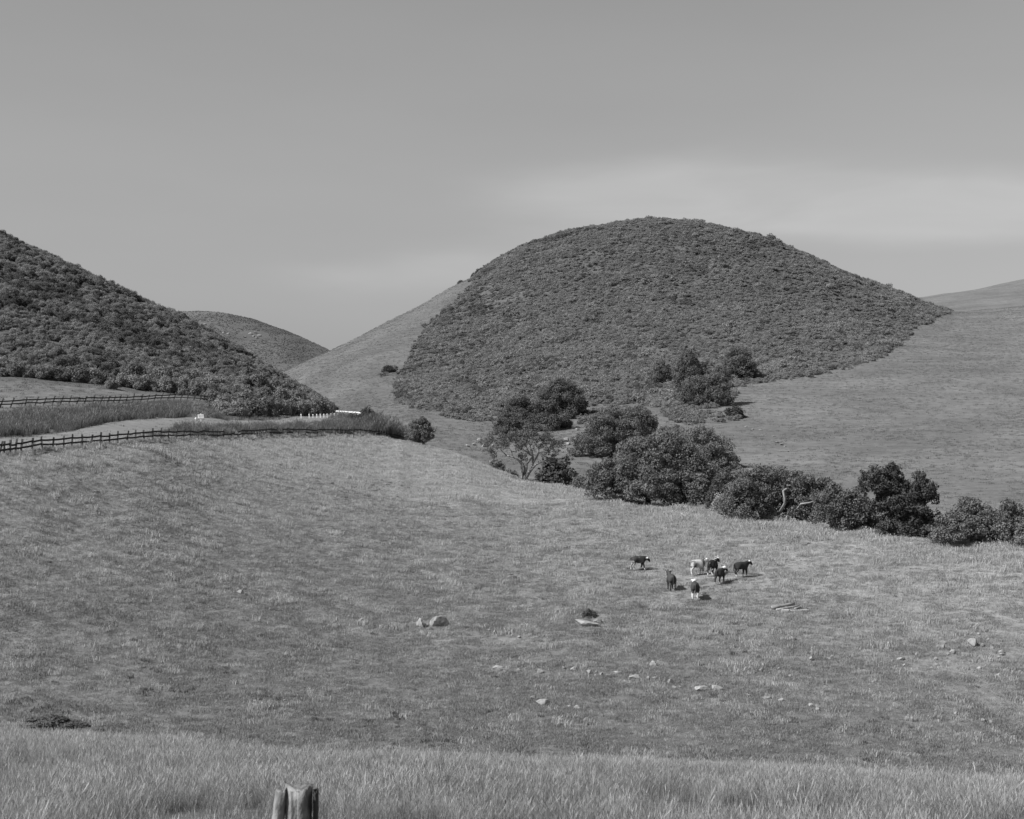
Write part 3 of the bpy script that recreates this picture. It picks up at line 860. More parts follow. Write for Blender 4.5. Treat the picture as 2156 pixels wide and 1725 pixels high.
keep = off_road & (Y > crest_y(u) + 1.5) & (Y < np.interp(u, UG, FY[8]) - 1) & (rng.random(len(x)) < np.clip((cl - 0.45) * 4, 0, 0.8))
x, Y, z = x[keep], Y[keep], z[keep]
scatter('bank_scrub', 'tangled low weeds and scrub on the bank behind the lower fence', np.c_[x, Y, z], 0.22 + 0.38 * rng.random(len(x)), rng.integers(0, 7, len(x)), bk, MAT_BRUSH_PALE)
bh = [m.copy() for m in bb]
for m in bh: m.materials.clear()
x, Y, z, u, v = sample(70000, 655, 905, 300, 760)
cl = fbm(x / 16.0 + 5, z / 5.0 + 71, 3)
bare = (((u - 532) / 34) ** 2 + ((v - 706) / 10) ** 2 < 1) | (((u - 428) / 14) ** 2 + ((v - 683) / 6) ** 2 < 1)
keep = ~bare & (rng.random(len(x)) < np.clip((cl - 0.30) * 1.2, 0.06, 0.30))
x, Y, z = x[keep], Y[keep], z[keep]
scatter('distant_heath', 'dark low heath over the distant hill', np.c_[x, Y, z - 0.1], 0.2 + 0.32 * rng.random(len(x)), rng.integers(0, 7, len(x)), bh, MAT_BRUSH)

# ------------------------------------------------------------------ single bushes
BUSH_MESH = []
for i in range(6):
    rr = np.random.default_rng(300 + i)
    BUSH_MESH.append(bush_mesh('foliage', rr, 2.0, 1.5 + 0.3 * rr.random(), 22, 0.095, 0.95, 0.32))
STEM_MESH = mesh_py('stems', merge([tube(bent((0, 0, -0.2), (0.5 * math.cos(a), 0.5 * math.sin(a), 0.8), 3, 0.06, rng), [0.05, 0.045, 0.03, 0.015], 5) for a in (0.4, 1.9, 3.3, 5.0)]))
STEM_MESH.materials.append(MAT_BARK)
_foliage = {}
def shrub(name, label, cat, loc, w, h, k, mat, group=None):
    t = thing(name, label, cat, loc, rng.random() * 6.28, group)
    key = (k % 6, mat.name)
    if key not in _foliage:
        m = BUSH_MESH[k % 6].copy(); m.materials.clear(); m.materials.append(mat); _foliage[key] = m
    f = obj('foliage', _foliage[key], None, t)
    f.scale = (w / 2.0, w / 2.0, h / 1.6)
    s = obj('stem', STEM_MESH, None, t)
    s.scale = (w / 2.0, w / 2.0, h / 1.6)
    return t
# the front edge of the left hill, bush by bush: u, width, height
edge = [(30, 3.4, 2.2), (62, 3.0, 2.0), (95, 3.6, 2.4), (128, 3.2, 2.2), (165, 3.8, 2.8), (200, 3.0, 2.2), (232, 2.6, 1.6), (262, 3.6, 2.4), (295, 3.8, 2.6), (325, 2.6, 1.8), (352, 3.8, 2.6), (385, 3.0, 2.4), (412, 3.2, 2.6),
        (440, 2.6, 2.0), (470, 3.4, 2.4), (500, 3.6, 2.8), (530, 3.8, 2.8), (560, 3.6, 3.0), (590, 3.6, 2.8), (617, 3.6, 3.0), (642, 3.8, 3.2), (668, 3.6, 3.0), (684, 3.0, 2.6)]
for i, (u, w, h) in enumerate(edge):
    y8 = float(np.interp(u, UG, FY[9]))
    ne = [q[0] for q in edge if q[0] <= 435 and q[0] != 232]; nt_ = [q[0] for q in edge if q[0] > 435 and q[0] != 684]
    if u in ne: lab = nth(ne.index(u), 'rounded bush', 'along the chaparral foot above the fence')
    elif u in nt_: lab = nth(nt_.index(u), 'dark bush', 'at the toe of the chaparral hill above the road')
    grp = 'bushes on the hill edge above the fence' if u <= 435 else 'bushes at the toe of the hill'
    if u == 232: lab = 'small round bush set forward on the grass above the upper fence'; grp = None
    if u == 684: lab = 'last dark bush of the hill toe beside the white guard rail'; grp = None
    yy = y8 + (2.0 if u != 232 else -2.0)
    shrub('bush', lab, 'bush', spot(u, yy) - Vector((0, 0, 0.2)), w, h, i, MAT_BRUSH, grp)
for i, (u, Y, w, h) in enumerate([(480, 206, 3.6, 2.6), (520, 212, 3.8, 3.0), (555, 222, 4.0, 3.0), (590, 226, 3.6, 3.0), (625, 236, 3.8, 3.0), (655, 242, 3.8, 2.6), (450, 222, 3.6, 2.6), (400, 224, 3.8, 2.8), (340, 222, 3.8, 2.8), (285, 220, 3.6, 2.8),
                                  (610, 246, 3.6, 2.6), (575, 240, 3.8, 2.8), (540, 236, 3.6, 2.8)]):
    shrub('bush', 'dark rounded bush standing taller in the second row of the chaparral', 'bush', spot(u, Y) - Vector((0, 0, 0.2)), w, h, i + 2, MAT_BRUSH, 'second row of bushes on the hill')
singles = [
    (1000, 588, 380, 575, 4.0, 3.0, 'dark bush on the left skyline of the big hill, largest of its row', MAT_OAK_DARK),
    (1012, 579, 380, 575, 3.6, 3.0, 'dark bush on the skyline where the chaparral meets the grass shoulder', MAT_OAK_DARK),
    (1022, 572, 380, 575, 3.4, 2.6, 'low dark bush on the skyline at the top of the chaparral edge', MAT_OAK_DARK),
    (972, 606, 380, 575, 4.6, 2.0, 'low dark bush lying on the grassy skyline below the others', MAT_OAK_DARK),
    (818, 784, 330, 440, 4.2, 2.0, 'dark bush alone on the grassy shoulder left of the chaparral', MAT_OAK_DARK),
    (770, 884, 212, 236, 3.4, 2.2, 'tall dark bush on the embankment beside the white guard rail', MAT_OAK_DARK),
    (790, 888, 212, 236, 3.2, 2.2, 'dark bush on the embankment near the lone round oak', MAT_OAK_DARK),
    (748, 888, 205, 226, 2.4, 1.6, 'small dark bush among the tall grass under the guard rail', MAT_OAK_DARK),
    (1172, 1024, 178, 184, 6.6, 5.2, 'dark dense bush close behind the gnarled oak', MAT_OAK_DARK),
    (1224, 1036, 165, 176, 2.4, 2.2, 'small grey bush between the dark bush and the great oak', MAT_BRUSH_PALE),
    (1040, 992, 184, 192, 3.2, 1.6, 'low pale scrub bush left of the gnarled oak', MAT_BRUSH_PALE),
    (1075, 1003, 184, 192, 2.4, 1.2, 'low pale scrub bush under the limbs of the gnarled oak', MAT_BRUSH_PALE),
    (1240, 1299, 80, 112, 1.4, 0.75, 'small dark bush growing behind the flat pale rock', MAT_OAK_DARK),
    (1838, 1118, 127, 134, 2.2, 1.5, 'pale grey bush between the spreading oak and the dark oak', MAT_BRUSH_PALE),
    (1862, 1122, 126, 133, 2.0, 1.2, 'low pale bush at the foot of the dark oak', MAT_BRUSH_PALE),
    (1930, 1098, 138, 160, 2.2, 1.6, 'grey bush between the dark oak and the rightmost oak', MAT_BRUSH_PALE),
    (1520, 1078, 142, 148, 2.6, 1.9, 'pale straw coloured dead brush beside the great oak', None),
    (1545, 880, 240, 300, 4.0, 2.4, 'dark round bush at the right end of the scrub patch', MAT_OAK_DARK),
    (100, 1522, 60, 80, 2.6, 0.55, 'low dark bramble at the foot of the meadow on the left', MAT_OAK_MID),
    (140, 1528, 60, 80, 1.9, 0.4, 'low dark bramble beside the larger one at the meadow foot', MAT_OAK_MID),
]
MAT_DEAD = leaf_material('dead_brush_leaf', 0.30, 0.05)
for i, (u, v, ya, yb, w, h, lab, mat) in enumerate(singles):
    p = at(u, v, ya, yb) if (ya, yb) != (380, 575) else spot(u, float(np.interp(u, UG, YR)) - 1.0)
    shrub('bush', lab, 'bush', p - Vector((0, 0, 0.15)), w, h, i + 1, mat or MAT_DEAD)

# ------------------------------------------------------------------ oaks
def oak(label, base, boxes, mat, seed, leaf=0.2, per=1.2, trunk=None, trunk_mat=None, lumps_per=26, frac=0.34, lean=0.0):
    leaf *= 0.68; per *= 0.62; frac *= 0.60; lumps_per *= 3.2
    """boxes: (u0, v_top, u1, v_bottom) of each mass of the crown, on the survey grid at the tree's distance"""
    r = np.random.default_rng(seed)
    t = thing('oak_tree', label, 'tree', base, 0)
    Y = base.y
    L = []
    for (u0, v0, u1, v1, dy) in boxes:
        w = (u1 - u0) * K * Y; h = (v1 - v0) * K * Y
        cx = sx_((u0 + u1) / 2, Y) - base.x; zb = sz_(v1, Y) - base.z
        d = w * 0.9
        for (lx, ly, lz, rx, ry, rz, tn) in dome_lumps(r, w, d, h, max(16, int(lumps_per * (w * h) ** 0.5 / 6)), frac, 0.02, (0.75, 1.25)):
            L.append((cx + lx, dy + ly, zb + lz, rx, ry, rz, tn))
        for q_ in range(max(5, int(lumps_per * (w * h) ** 0.5 / 22))):
            a_ = r.random() * 6.283; e_ = r.random() ** 0.7 * 1.5
            rr_ = 0.06 + 0.06 * r.random()
            L.append((cx + math.cos(a_) * math.cos(e_) * w * 0.50, dy + math.sin(a_) * math.cos(e_) * d * 0.50, zb + h * (0.06 + 0.95 * math.sin(e_)), rr_ * w, rr_ * d, rr_ * h * 1.2, 0.8 + 0.4 * r.random()))
        L.append((cx, dy, zb + h * 0.42, w * 0.33, d * 0.31, h * 0.34, 0.9))
    V, F, T = lump_leaves(L, per, leaf, r, True)
    # ragged sprays that break the outline
    Ls = np.array(L)
    n = max(30, len(F) // 14)
    pick = Ls[r.integers(0, len(Ls), n)]
    d = unit(r.normal(size=(n, 3)) + np.array([0, 0, 0.3]))
    P = pick[:, :3] + d * pick[:, 3:6] * (1.05 + 0.22 * r.random((n, 1)))
    V2, F2 = leaf_quads(P, unit(r.normal(size=(n, 3))), leaf * 1.1, r)
    F = np.concatenate([F, F2 + len(V)]); V = np.concatenate([V, V2]); T = np.concatenate([T, np.repeat(pick[:, 6], 4)])
    obj('crown', mesh_np('crown', V, F, T), mat, t)
    parts = []
    if trunk is None:
        H = max((sz_(b[1], Y) - base.z) for b in boxes)
        W = max((b[2] - b[0]) * K * Y for b in boxes)
        rad = 0.03 * H + 0.012 * W
        fork = Vector((lean * H * 0.2, 0, H * 0.24))
        parts.append(tube([(0, 0, -0.4), (0, 0, 0.1)] + bent((0, 0, 0.15), fork, 3, 0.03, r), [rad * 1.5, rad * 1.15] + [rad, rad * 0.95, rad * 0.9, rad * 0.85], 9, r))
        big = sorted(L, key=lambda c: -c[3] * c[5])[:10]
        for c in big:
            q = Vector(c[:3])
            parts.append(tube(bent(fork - Vector((0, 0, 0.1)), q, 5, 0.06, r), [rad * 0.55, rad * 0.48, rad * 0.4, rad * 0.3, rad * 0.2, rad * 0.1], 6, r))
    else:
        for pl, r0, r1 in trunk:
            n = len(pl)
            parts.append(tube([Vector(p) for p in pl], [r0 + (r1 - r0) * i / (n - 1) for i in range(n)], 8, r))
    obj('trunk', mesh_py('trunk', merge(parts)), trunk_mat or MAT_BARK, t)
    return t

# lone round oak at the end of the fence
b = at(897, 938, 196, 215)
m_ = 1 / (K * b.y)
oak('small lone round oak at the end of the lower fence', b, [(852, 884, 917, 931, 0.0), (866, 879, 908, 908, 0.3), (853, 904, 900, 932, -0.4)], MAT_OAK, 11, 0.19, 1.4,
    [([(0.1, 0, -0.4), (-0.1, 0, 0.1), (-0.5, 0, 0.6), (-1.05, 0.1, 1.2), (-1.5, 0.1, 1.9), (-1.6, 0, 3.0)], 0.22, 0.07), ([(-0.5, 0, 0.6), (-0.45, 0, 1.3), (-0.3, 0.1, 2.1), (0.2, 0.1, 3.0)], 0.12, 0.05), ([(-0.9, 0, 1.0), (-1.9, 0.1, 1.3), (-2.6, 0, 1.9)], 0.1, 0.04)], MAT_BLEACHED, 34, 0.36)

# gnarled oak on the crest of the meadow, limbs open to view
b = at(1103, 1014, 168, 182)
def gp(pts, dy0=0.0, dy1=0.0):
    n = len(pts)
    return [((px - 845) / 138.0, dy0 + (dy1 - dy0) * i / max(1, n - 1), (1210 - py) / 138.0) for i, (px, py) in enumerate(pts)]
gl = [
    (gp([(845, 1260), (845, 1180), (855, 1090)]), 0.40, 0.30), (gp([(800, 1215), (815, 1130), (810, 1010), (795, 900), (740, 830), (650, 785), (555, 768)], -0.1, -0.5), 0.24, 0.11),
    (gp([(555, 768), (480, 700), (420, 610), (330, 560)], -0.5, -1.0), 0.10, 0.03), (gp([(640, 785), (635, 700), (600, 640), (490, 655)], -0.4, 0.3), 0.12, 0.05), (gp([(650, 690), (720, 705), (690, 620), (640, 540)], -0.2, 0.6), 0.1, 0.03),
    (gp([(850, 1100), (860, 990), (830, 900), (770, 850)], 0, 0.3), 0.2, 0.12), (gp([(860, 1080), (890, 990), (890, 910), (940, 850), (1000, 780), (940, 740), (880, 690), (830, 660)], 0, 0.4), 0.24, 0.08),
    (gp([(1000, 900), (1000, 780), (985, 700), (950, 610), (1000, 520), (1010, 430)], 0.2, 0.4), 0.19, 0.05), (gp([(880, 1150), (930, 1060), (990, 985), (1050, 920), (1130, 880), (1200, 850)], 0, -0.6), 0.28, 0.08),
    (gp([(960, 1020), (1000, 900), (1060, 800), (1090, 740), (1105, 640), (1090, 590)], 0, 0.2), 0.18, 0.10), (gp([(1090, 590), (1150, 575), (1220, 550), (1330, 560), (1430, 600)], 0.2, -0.3), 0.10, 0.03),
    (gp([(1085, 745), (1120, 710), (1190, 700), (1260, 715), (1320, 760)], 0.1, -0.5), 0.09, 0.04), (gp([(1120, 735), (1190, 740), (1270, 755)], 0.1, -0.2), 0.06, 0.03),
    (gp([(1100, 600), (1180, 520), (1280, 480), (1390, 500)], 0.2, 0.9), 0.09, 0.03), (gp([(690, 820), (600, 830), (540, 900), (450, 960)], -0.4, -1.2), 0.04, 0.015), (gp([(930, 700), (880, 600), (760, 520), (660, 450)], 0.3, 0.8), 0.09, 0.03),
    (gp([(960, 600), (900, 500), (880, 380), (920, 300)], 0.3, -0.2), 0.08, 0.03),
]
r = np.random.default_rng(21)
gt = thing('oak_tree', 'gnarled open oak with bare twisting limbs on the meadow crest', 'tree', b)
obj('trunk', mesh_py('trunk', merge([tube(p, [0.78 * r0 + 0.78 * (r1 - r0) * i / (len(p) - 1) for i in range(len(p))], 8, r) for p, r0, r1 in gl])), simple_mat('gnarled_bark', 0.09, 0.36, 3.5, 0.95, (1, 1, 0.4), 0.6), gt)
L = []
for (px, py, rw, rh) in [(300, 480, 150, 110), (210, 560, 110, 100), (420, 420, 140, 100), (540, 470, 150, 110), (660, 480, 130, 110), (800, 430, 150, 120), (900, 340, 160, 110), (1050, 310, 170, 100), (1180, 370, 150, 100), (1010, 450, 150, 100),
                         (1220, 470, 150, 90), (1350, 500, 140, 90), (1430, 600, 110, 90), (1330, 640, 130, 60), (330, 650, 120, 90), (220, 680, 90, 90), (760, 600, 140, 90), (880, 620, 110, 80), (560, 590, 130, 70), (800, 740, 110, 70), (860, 800, 70, 60),
                         (1200, 620, 120, 60), (1120, 480, 110, 80), (460, 560, 120, 70), (1000, 560, 80, 60), (1230, 820, 110, 60), (700, 390, 120, 80), (340, 760, 70, 60), (990, 660, 60, 50), (1420, 680, 80, 50)]:
    for k in range(5):
        L.append(((px - 845 + r.normal() * rw * 0.55) / 138, r.normal() * 1.1, (1210 - py + r.normal() * rh * 0.6) / 138, rw / 138 * 0.46, rw / 138 * 0.6, rh / 138 * 0.5, 0.85 + 0.35 * r.random()))
V, F, T = lump_leaves(L, 0.42, 0.105, r, False)
obj('crown', mesh_np('crown', V, F, T), MAT_OAK, gt)

# upper left group at the foot of the big hill
oak('broad dark oak standing highest in the group below the chaparral', at(1185, 880, 245, 290), [(1122, 812, 1242, 880, 0), (1140, 802, 1220, 850, 1), (1165, 840, 1240, 892, -1)], MAT_OAK_MID, 31, 0.24)
oak('dark oak behind the gnarled oak at the foot of the big hill', at(1160, 905, 230, 262), [(1100, 850, 1208, 915, 0), (1052, 838, 1145, 892, 1.5)], MAT_OAK_MID, 32, 0.23)
oak('low dark oak left of the group behind the gnarled oak', at(1085, 918, 225, 262), [(1032, 874, 1120, 922, 0), (1042, 868, 1090, 898, 0.5)], MAT_OAK_MID, 33, 0.23)
# middle oaks
oak('wide grey oak upslope of the great oak', at(1290, 960, 195, 225), [(1200, 905, 1320, 962, 0), (1225, 868, 1345, 935, 1), (1290, 862, 1395, 940, 0.5), (1320, 858, 1372, 890, 0)], MAT_OAK, 34, 0.22, 1.15)
# great oak
b = at(1365, 1064, 148, 160)
oak('great spreading oak, widest of all, on the edge of the ravine', b, [(1226, 970, 1330, 1045, -0.5), (1270, 930, 1440, 1030, 0.5), (1330, 918, 1490, 1010, 2.0), (1380, 950, 1520, 1062, 0.5), (1300, 985, 1440, 1058, -2.2), (1400, 1000, 1515, 1068, -1.5), (1240, 1000, 1300, 1042, -1.5)],
    MAT_OAK, 35, 0.2, 1.25, None, MAT_BARK_DARK, 34, 0.32)
oak('small pale oak bush with thin stems under the left side of the great oak', at(1272, 1046, 152, 164), [(1254, 1012, 1322, 1043, 0)], MAT_OAK_PALE, 36, 0.16)
# right row in the ravine
b = at(1644, 1098, 131, 142)
fork = [([(0, 0, -0.5), (-0.1, 0, 0.1), (-0.45, 0, 0.6), (-0.75, 0, 1.15)], 0.30, 0.20), ([(-0.75, 0, 1.15), (-0.95, 0.3, 1.9), (-1.2, 0.5, 2.8)], 0.19, 0.08), ([(0, 0, 0.05), (0.5, -0.1, 0.2), (1.0, -0.1, 0.38), (1.25, 0, 0.62), (1.3, 0.3, 1.2)], 0.22, 0.12),
        ([(1.3, 0.3, 1.1), (1.8, 0.5, 2.2), (2.3, 0.6, 3.1)], 0.12, 0.06), ([(-0.3, 0.2, 0.5), (-0.05, -2.3, 1.9), (-0.1, -2.5, 2.4), (-0.25, -2.5, 3.1), (0.1, -2.4, 3.3)], 0.15, 0.09), ([(1.3, 0.2, 0.8), (1.5, -2.3, 1.85), (2.2, -2.5, 1.95), (2.9, -2.4, 2.15)], 0.1, 0.07)]
oak('spreading oak with a bleached forked trunk on the meadow edge', b, [(1525, 1000, 1640, 1090, 0.5), (1560, 985, 1690, 1070, 1.5), (1620, 1000, 1745, 1085, 1.2), (1505, 1015, 1612, 1092, -0.6), (1665, 1040, 1760, 1105, 0)], MAT_OAK, 37, 0.18, 1.15, fork, MAT_BLEACHED, 30, 0.32)
oak('rounded oak right of the bleached forked oak', at(1770, 1116, 127, 138), [(1700, 1025, 1800, 1110, 0), (1745, 1032, 1840, 1122, -0.5)], MAT_OAK, 38, 0.18)
b = at(1905, 1130, 121, 136)
oak('tall very dark oak with a lobed crown beside the rightmost oak', b, [(1800, 984, 1878, 1042, 0), (1842, 981, 1918, 1058, 0.5), (1900, 1000, 1978, 1060, 0), (1830, 1020, 1960, 1090, 0.3), (1845, 1060, 1965, 1130, 0), (1870, 1085, 1950, 1134, -0.6)], MAT_OAK_DARK, 39, 0.18, 1.35, None, MAT_BARK_DARK, 34, 0.36)
oak('rightmost oak, low and round, on the ravine edge', at(2045, 1146, 112, 124), [(1945, 1085, 2060, 1145, -0.5), (1990, 1056, 2110, 1140, 0.5), (2050, 1062, 2180, 1155, 0)], MAT_OAK, 40, 0.17)
oak('oak half out of view past the rightmost oak', at(2170, 1156, 108, 124), [(2125, 1080, 2260, 1158, 0)], MAT_OAK, 47, 0.17)
oak('shadowy oak filling the gap between the great oak and the forked oak', at(1515, 1080, 141, 156) + Vector((0, 3, 0)), [(1480, 1010, 1560, 1084, 0), (1500, 990, 1575, 1050, 1)], MAT_OAK_DARK, 48, 0.19)
oak('low oak thicket behind the bleached forked oak', at(1700, 1100, 134, 150) + Vector((0, 5, -0.6)), [(1640, 1010, 1740, 1095, 0), (1690, 1015, 1790, 1100, 0.5)], MAT_OAK, 49, 0.19)
oak('low grey oak thicket at the foot of the tall dark oak', at(1830, 1120, 124, 138) + Vector((0, 2, -0.5)), [(1790, 1072, 1860, 1126, 0), (1835, 1088, 1880, 1130, -0.5)], MAT_OAK_PALE, 50, 0.17)
oak('low oak thicket joining the tall dark oak and the rightmost oak', at(1965, 1136, 118, 132) + Vector((0, 2, -0.5)), [(1935, 1078, 2000, 1142, 0)], MAT_OAK, 51, 0.17)
oak('grey oak thicket spreading behind the right side of the great oak', at(1490, 985, 190, 225), [(1410, 900, 1520, 975, 0), (1460, 925, 1560, 995, 0)], MAT_OAK_PALE, 52, 0.2)
# oaks within the chaparral at the foot of the big hill
oak('tall dark oak in the chaparral with pale stems showing', at(1448, 830, 285, 330), [(1412, 752, 1488, 826, 0), (1425, 738, 1475, 775, 1), (1450, 775, 1512, 815, 1)], MAT_OAK, 41, 0.27)
oak('low rounded oak at the lower edge of the chaparral', at(1487, 852, 272, 315), [(1424, 796, 1510, 852, 0), (1462, 792, 1545, 852, -0.5), (1490, 775, 1545, 815, 1)], MAT_OAK, 42, 0.26)
oak('dark oak dome in the chaparral, rightmost of its group', at(1558, 798, 295, 350), [(1517, 738, 1597, 797, 0), (1530, 732, 1575, 765, 1)], MAT_OAK, 43, 0.28)
oak('small dark oak in the chaparral, left of its group', at(1392, 806, 290, 340), [(1366, 764, 1420, 806, 0)], MAT_OAK, 44, 0.27)

# dead limbs, stumps and logs under the oaks
r = np.random.default_rng(5)
def dead_branches(label, base, tips, rad):
    t = thing('dead_tree', label, 'dead tree', base)
    parts = []
    for q in tips:
        q = Vector(q)
        pl = bent((0, 0, -0.1), q, 6, 0.09, r)
        parts.append(tube(pl, [rad * (1 - 0.13 * i) for i in range(7)], 6, r))
        for k in range(2):
            m = pl[3 + k]
            parts.append(tube(bent(m, m + Vector((r.normal() * 0.6, r.normal() * 0.4, 0.3 + 0.4 * r.random())), 4, 0.15, r), [rad * 0.4, rad * .34, rad * .28, rad * .2, rad * .1], 5, r))
    obj('branch', mesh_py('branch', merge(parts)), MAT_BLEACHED, t)
dead_branches('twisted bare grey branches of a dead tree right of the great oak', at(1555, 1086, 137, 147), [(-1.2, -0.2, 1.4), (0.4, 0, 1.6), (1.2, 0.1, 0.9), (-0.4, -0.3, 0.9), (0.9, -0.3, 0.5)], 0.07)
dead_branches('small bleached branch lying at the foot of the forked oak', at(1594, 1092, 134, 142), [(0.9, 0, 0.5), (0.3, 0, 0.25)], 0.05)
def stump(name, label, base, rad, h, lean, mat):
    t = thing(name, label, 'stump', base)
    rr = np.random.default_rng(int(base.x * 10) & 1023)
    obj('trunk', mesh_py('trunk', tube([(0, 0, -0.3), (0, 0, 0.05), (lean * 0.5, 0, h * 0.5), (lean, 0, h)], [rad * 1.25, rad * 1.05, rad, rad * 0.85], 9, rr)), mat, t)
    obj('broken_top', mesh_py('broken_top', tube([(lean, 0, h - 0.02), (lean + 0.02, 0, h + 0.12), (lean + 0.05, 0.02, h + 0.25)], [rad * 0.84, rad * 0.6, rad * 0.12], 7, rr)), mat, t)
stump('stump', 'black leaning stump on the grass under the great oak', at(1327, 1053, 148, 160) + Vector((0, -0.8, 0)), 0.30, 0.85, 0.25, MAT_BARK_DARK)

# ------------------------------------------------------------------ rocks
def rock_mesh(seed, flat=0.6):
    r = np.random.default_rng(seed)
    bm = bmesh.new()
    bmesh.ops.create_icosphere(bm, subdivisions=3, radius=0.5)
    cuts = [(unit(r.normal(size=3)), 0.20 + 0.20 * r.random()) for _ in range(12)]
    for vtx in bm.verts:
        p = np.array(vtx.co)
        for n, dd in cuts:
            s = p @ n
            if s > dd: p = p - n * (s - dd) * 0.96
        p = p * (1 + 0.16 * (fbm(np.array([p[0] * 5 + seed]), np.array([p[1] * 5 + p[2] * 3]), 2)[0] - 0.5) * 2)
        vtx.co = p * np.array([1.15, 1.0, 1.2])
    C = np.array([v.co for v in bm.verts]); lo, hi = C.min(0), C.max(0)
    for vtx in bm.verts:
        q = (np.array(vtx.co) - (lo + hi) / 2) / (hi - lo)
        vtx.co = q
    me = bpy.data.meshes.new('rock')
    bm.to_mesh(me); bm.free()
    return me
ROCKS = [rock_mesh(50 + i) for i in range(7)]
ROCKS_GREY = [m.copy() for m in ROCKS]
for m in ROCKS: m.materials.append(MAT_ROCK)
for m in ROCKS_GREY: m.materials.append(MAT_ROCK_GREY)
def rock(label, u, v, w, h, ya=56, yb=150, k=0, group=None, grey_=False, rot=None, depth=0.8, tilt=0.0, name='rock'):
    p = at(u, v + h * 0.5, ya, yb)
    s = K * p.y
    W, H = w * s, h * s * 1.25
    me = (ROCKS_GREY if grey_ else ROCKS)[k % 7]
    o = obj(name, me)
    o.location = p + Vector((0, 0, H * (0.20 if h > 9 else 0.30)))
    o.scale = (W, max(W * depth, H * 0.9), H)
    o.rotation_euler = (tilt, tilt * 0.6, (0.25 * math.sin(k * 2.1 + u)) + (math.pi if k % 2 else 0) if rot is None else rot)
    return tag(o, label, 'rock', group)
big = [
    ('pale upright split boulder, left one of the pair in the mid meadow', 886, 1308, 19, 21, 0, 0.7, 0.2), ('broad pale boulder right of the upright split one', 924, 1305, 44, 24, 1, 0.55, 0.1), ('small pale stone in front of the pair of boulders', 898, 1315, 9, 7, 2, 0.8, 0),
    ('flat pale rock with a bush behind it', 1235, 1309, 52, 15, 3, 0.6, 0), ('flat pale rock end beside the bush', 1258, 1306, 20, 11, 4, 0.7, 0.1), ('pale stone alone on the left of the meadow', 506, 1246, 14, 9, 5, 0.8, 0.2),
    ('tilted slab with a dark underside, leftmost of the stone row', 1050, 1404, 28, 11, 6, 0.6, 0.35), ('small stone just right of the tilted slab', 1093, 1409, 12, 6, 0, 0.8, 0), ('tiny stone right of the small stone near the tilted slab', 1107, 1407, 6, 4, 1, 0.8, 0),
    ('squarish stone in the left half of the stone row', 1138, 1412, 15, 8, 2, 0.7, 0.1), ('half sunk grey stone left of the egg shaped stone', 1188, 1405, 11, 7, 3, 0.8, 0), ('egg shaped pale stone in the stone row', 1208, 1407, 15, 11, 4, 0.8, 0.1),
    ('lumpy pale stone right of the egg shaped stone', 1240, 1413, 11, 8, 5, 0.8, 0), ('small pale stone, upper of two right of the lumpy stone', 1255, 1414, 7, 5, 6, 0.8, 0), ('small pale stone, lower of two right of the lumpy stone', 1254, 1421, 7, 4, 0, 0.8, 0),
    ('round pale stone left of the wedge shaped stone', 1267, 1418, 8, 7, 1, 0.8, 0), ('low flat stone before the wedge shaped stone', 1281, 1421, 10, 4, 2, 0.8, 0), ('wedge shaped stone casting a dark shadow in the stone row', 1301, 1415, 19, 10, 3, 0.6, 0.4),
    ('broad half buried rock near the right of the stone row', 1336, 1424, 26, 9, 4, 0.7, 0), ('pointed stone right of the half buried rock', 1365, 1426, 9, 8, 5, 0.7, 0.2), ('low stone right of the pointed stone', 1377, 1427, 10, 5, 6, 0.8, 0),
    ('big tilted stone above the stone row', 1377, 1395, 18, 14, 0, 0.7, 0.2), ('cracked leaning rock at the right end of the stone row', 1412, 1433, 15, 12, 1, 0.6, 0.2), ('flat chip below the cracked leaning rock', 1420, 1446, 11, 5, 2, 0.8, 0), ('flat chip right of the other below the cracked rock', 1433, 1445, 9, 4, 3, 0.8, 0),
    ('narrow stone upslope of the knobbly boulder', 1122, 1467, 13, 8, 4, 0.7, 0), ('knobbly pale boulder low in the meadow', 1142, 1476, 27, 14, 5, 0.7, 0.1), ('small flat stone left of the smooth low boulder', 1197, 1486, 11, 5, 6, 0.8, 0), ('smooth low boulder with a dark hollow on its right', 1218, 1488, 24, 11, 0, 0.7, 0.1),
    ('long flat slab level with the turf, left of the crack', 1478, 1447, 36, 11, 1, 0.9, 0), ('long flat slab level with the turf, right of the crack', 1510, 1447, 26, 11, 2, 0.9, 0), ('leaning stone below the timber pile', 1670, 1343, 12, 9, 3, 0.6, 0.3),
    ('stone with a dark side, alone below the timber pile', 1708, 1385, 10, 9, 4, 0.8, 0.1), ('large rounded boulder with a deep crack on the right of the meadow', 2047, 1349, 20, 19, 5, 0.8, 0.1), ('small pale stone right of the large cracked boulder', 2068, 1357, 7, 7, 6, 0.8, 0),
    ('pale boulder just peeping over the near bank', 1852, 1612, 28, 14, 0, 0.8, 0), ('long pale slab in the right hand scatter', 1898, 1385, 18, 6, 1, 0.7, 0), ('knobbly stone at the far right low in the meadow', 2090, 1520, 15, 9, 2, 0.8, 0),
    ('flat stones at the edge of view, lowest slab', 2108, 1376, 14, 5, 3, 0.8, 0), ('large pale block at the right edge of view', 2108, 1370, 13, 10, 4, 0.8, 0.1), ('square stone in the right hand scatter left of the cracked boulder', 1985, 1361, 9, 9, 5, 0.8, 0.2), ('pale angular stone with dark hollow in the right hand scatter', 2005, 1370, 11, 10, 6, 0.8, 0.3),
]
for i, (lab, u, v, w, h, k, dep, tl) in enumerate(big):
    ya, yb = (20, 40) if v > 1600 else (57, 150)
    rock(lab, u, v, w, h, ya, yb, k, None, i % 3 == 1, None, dep, tl)
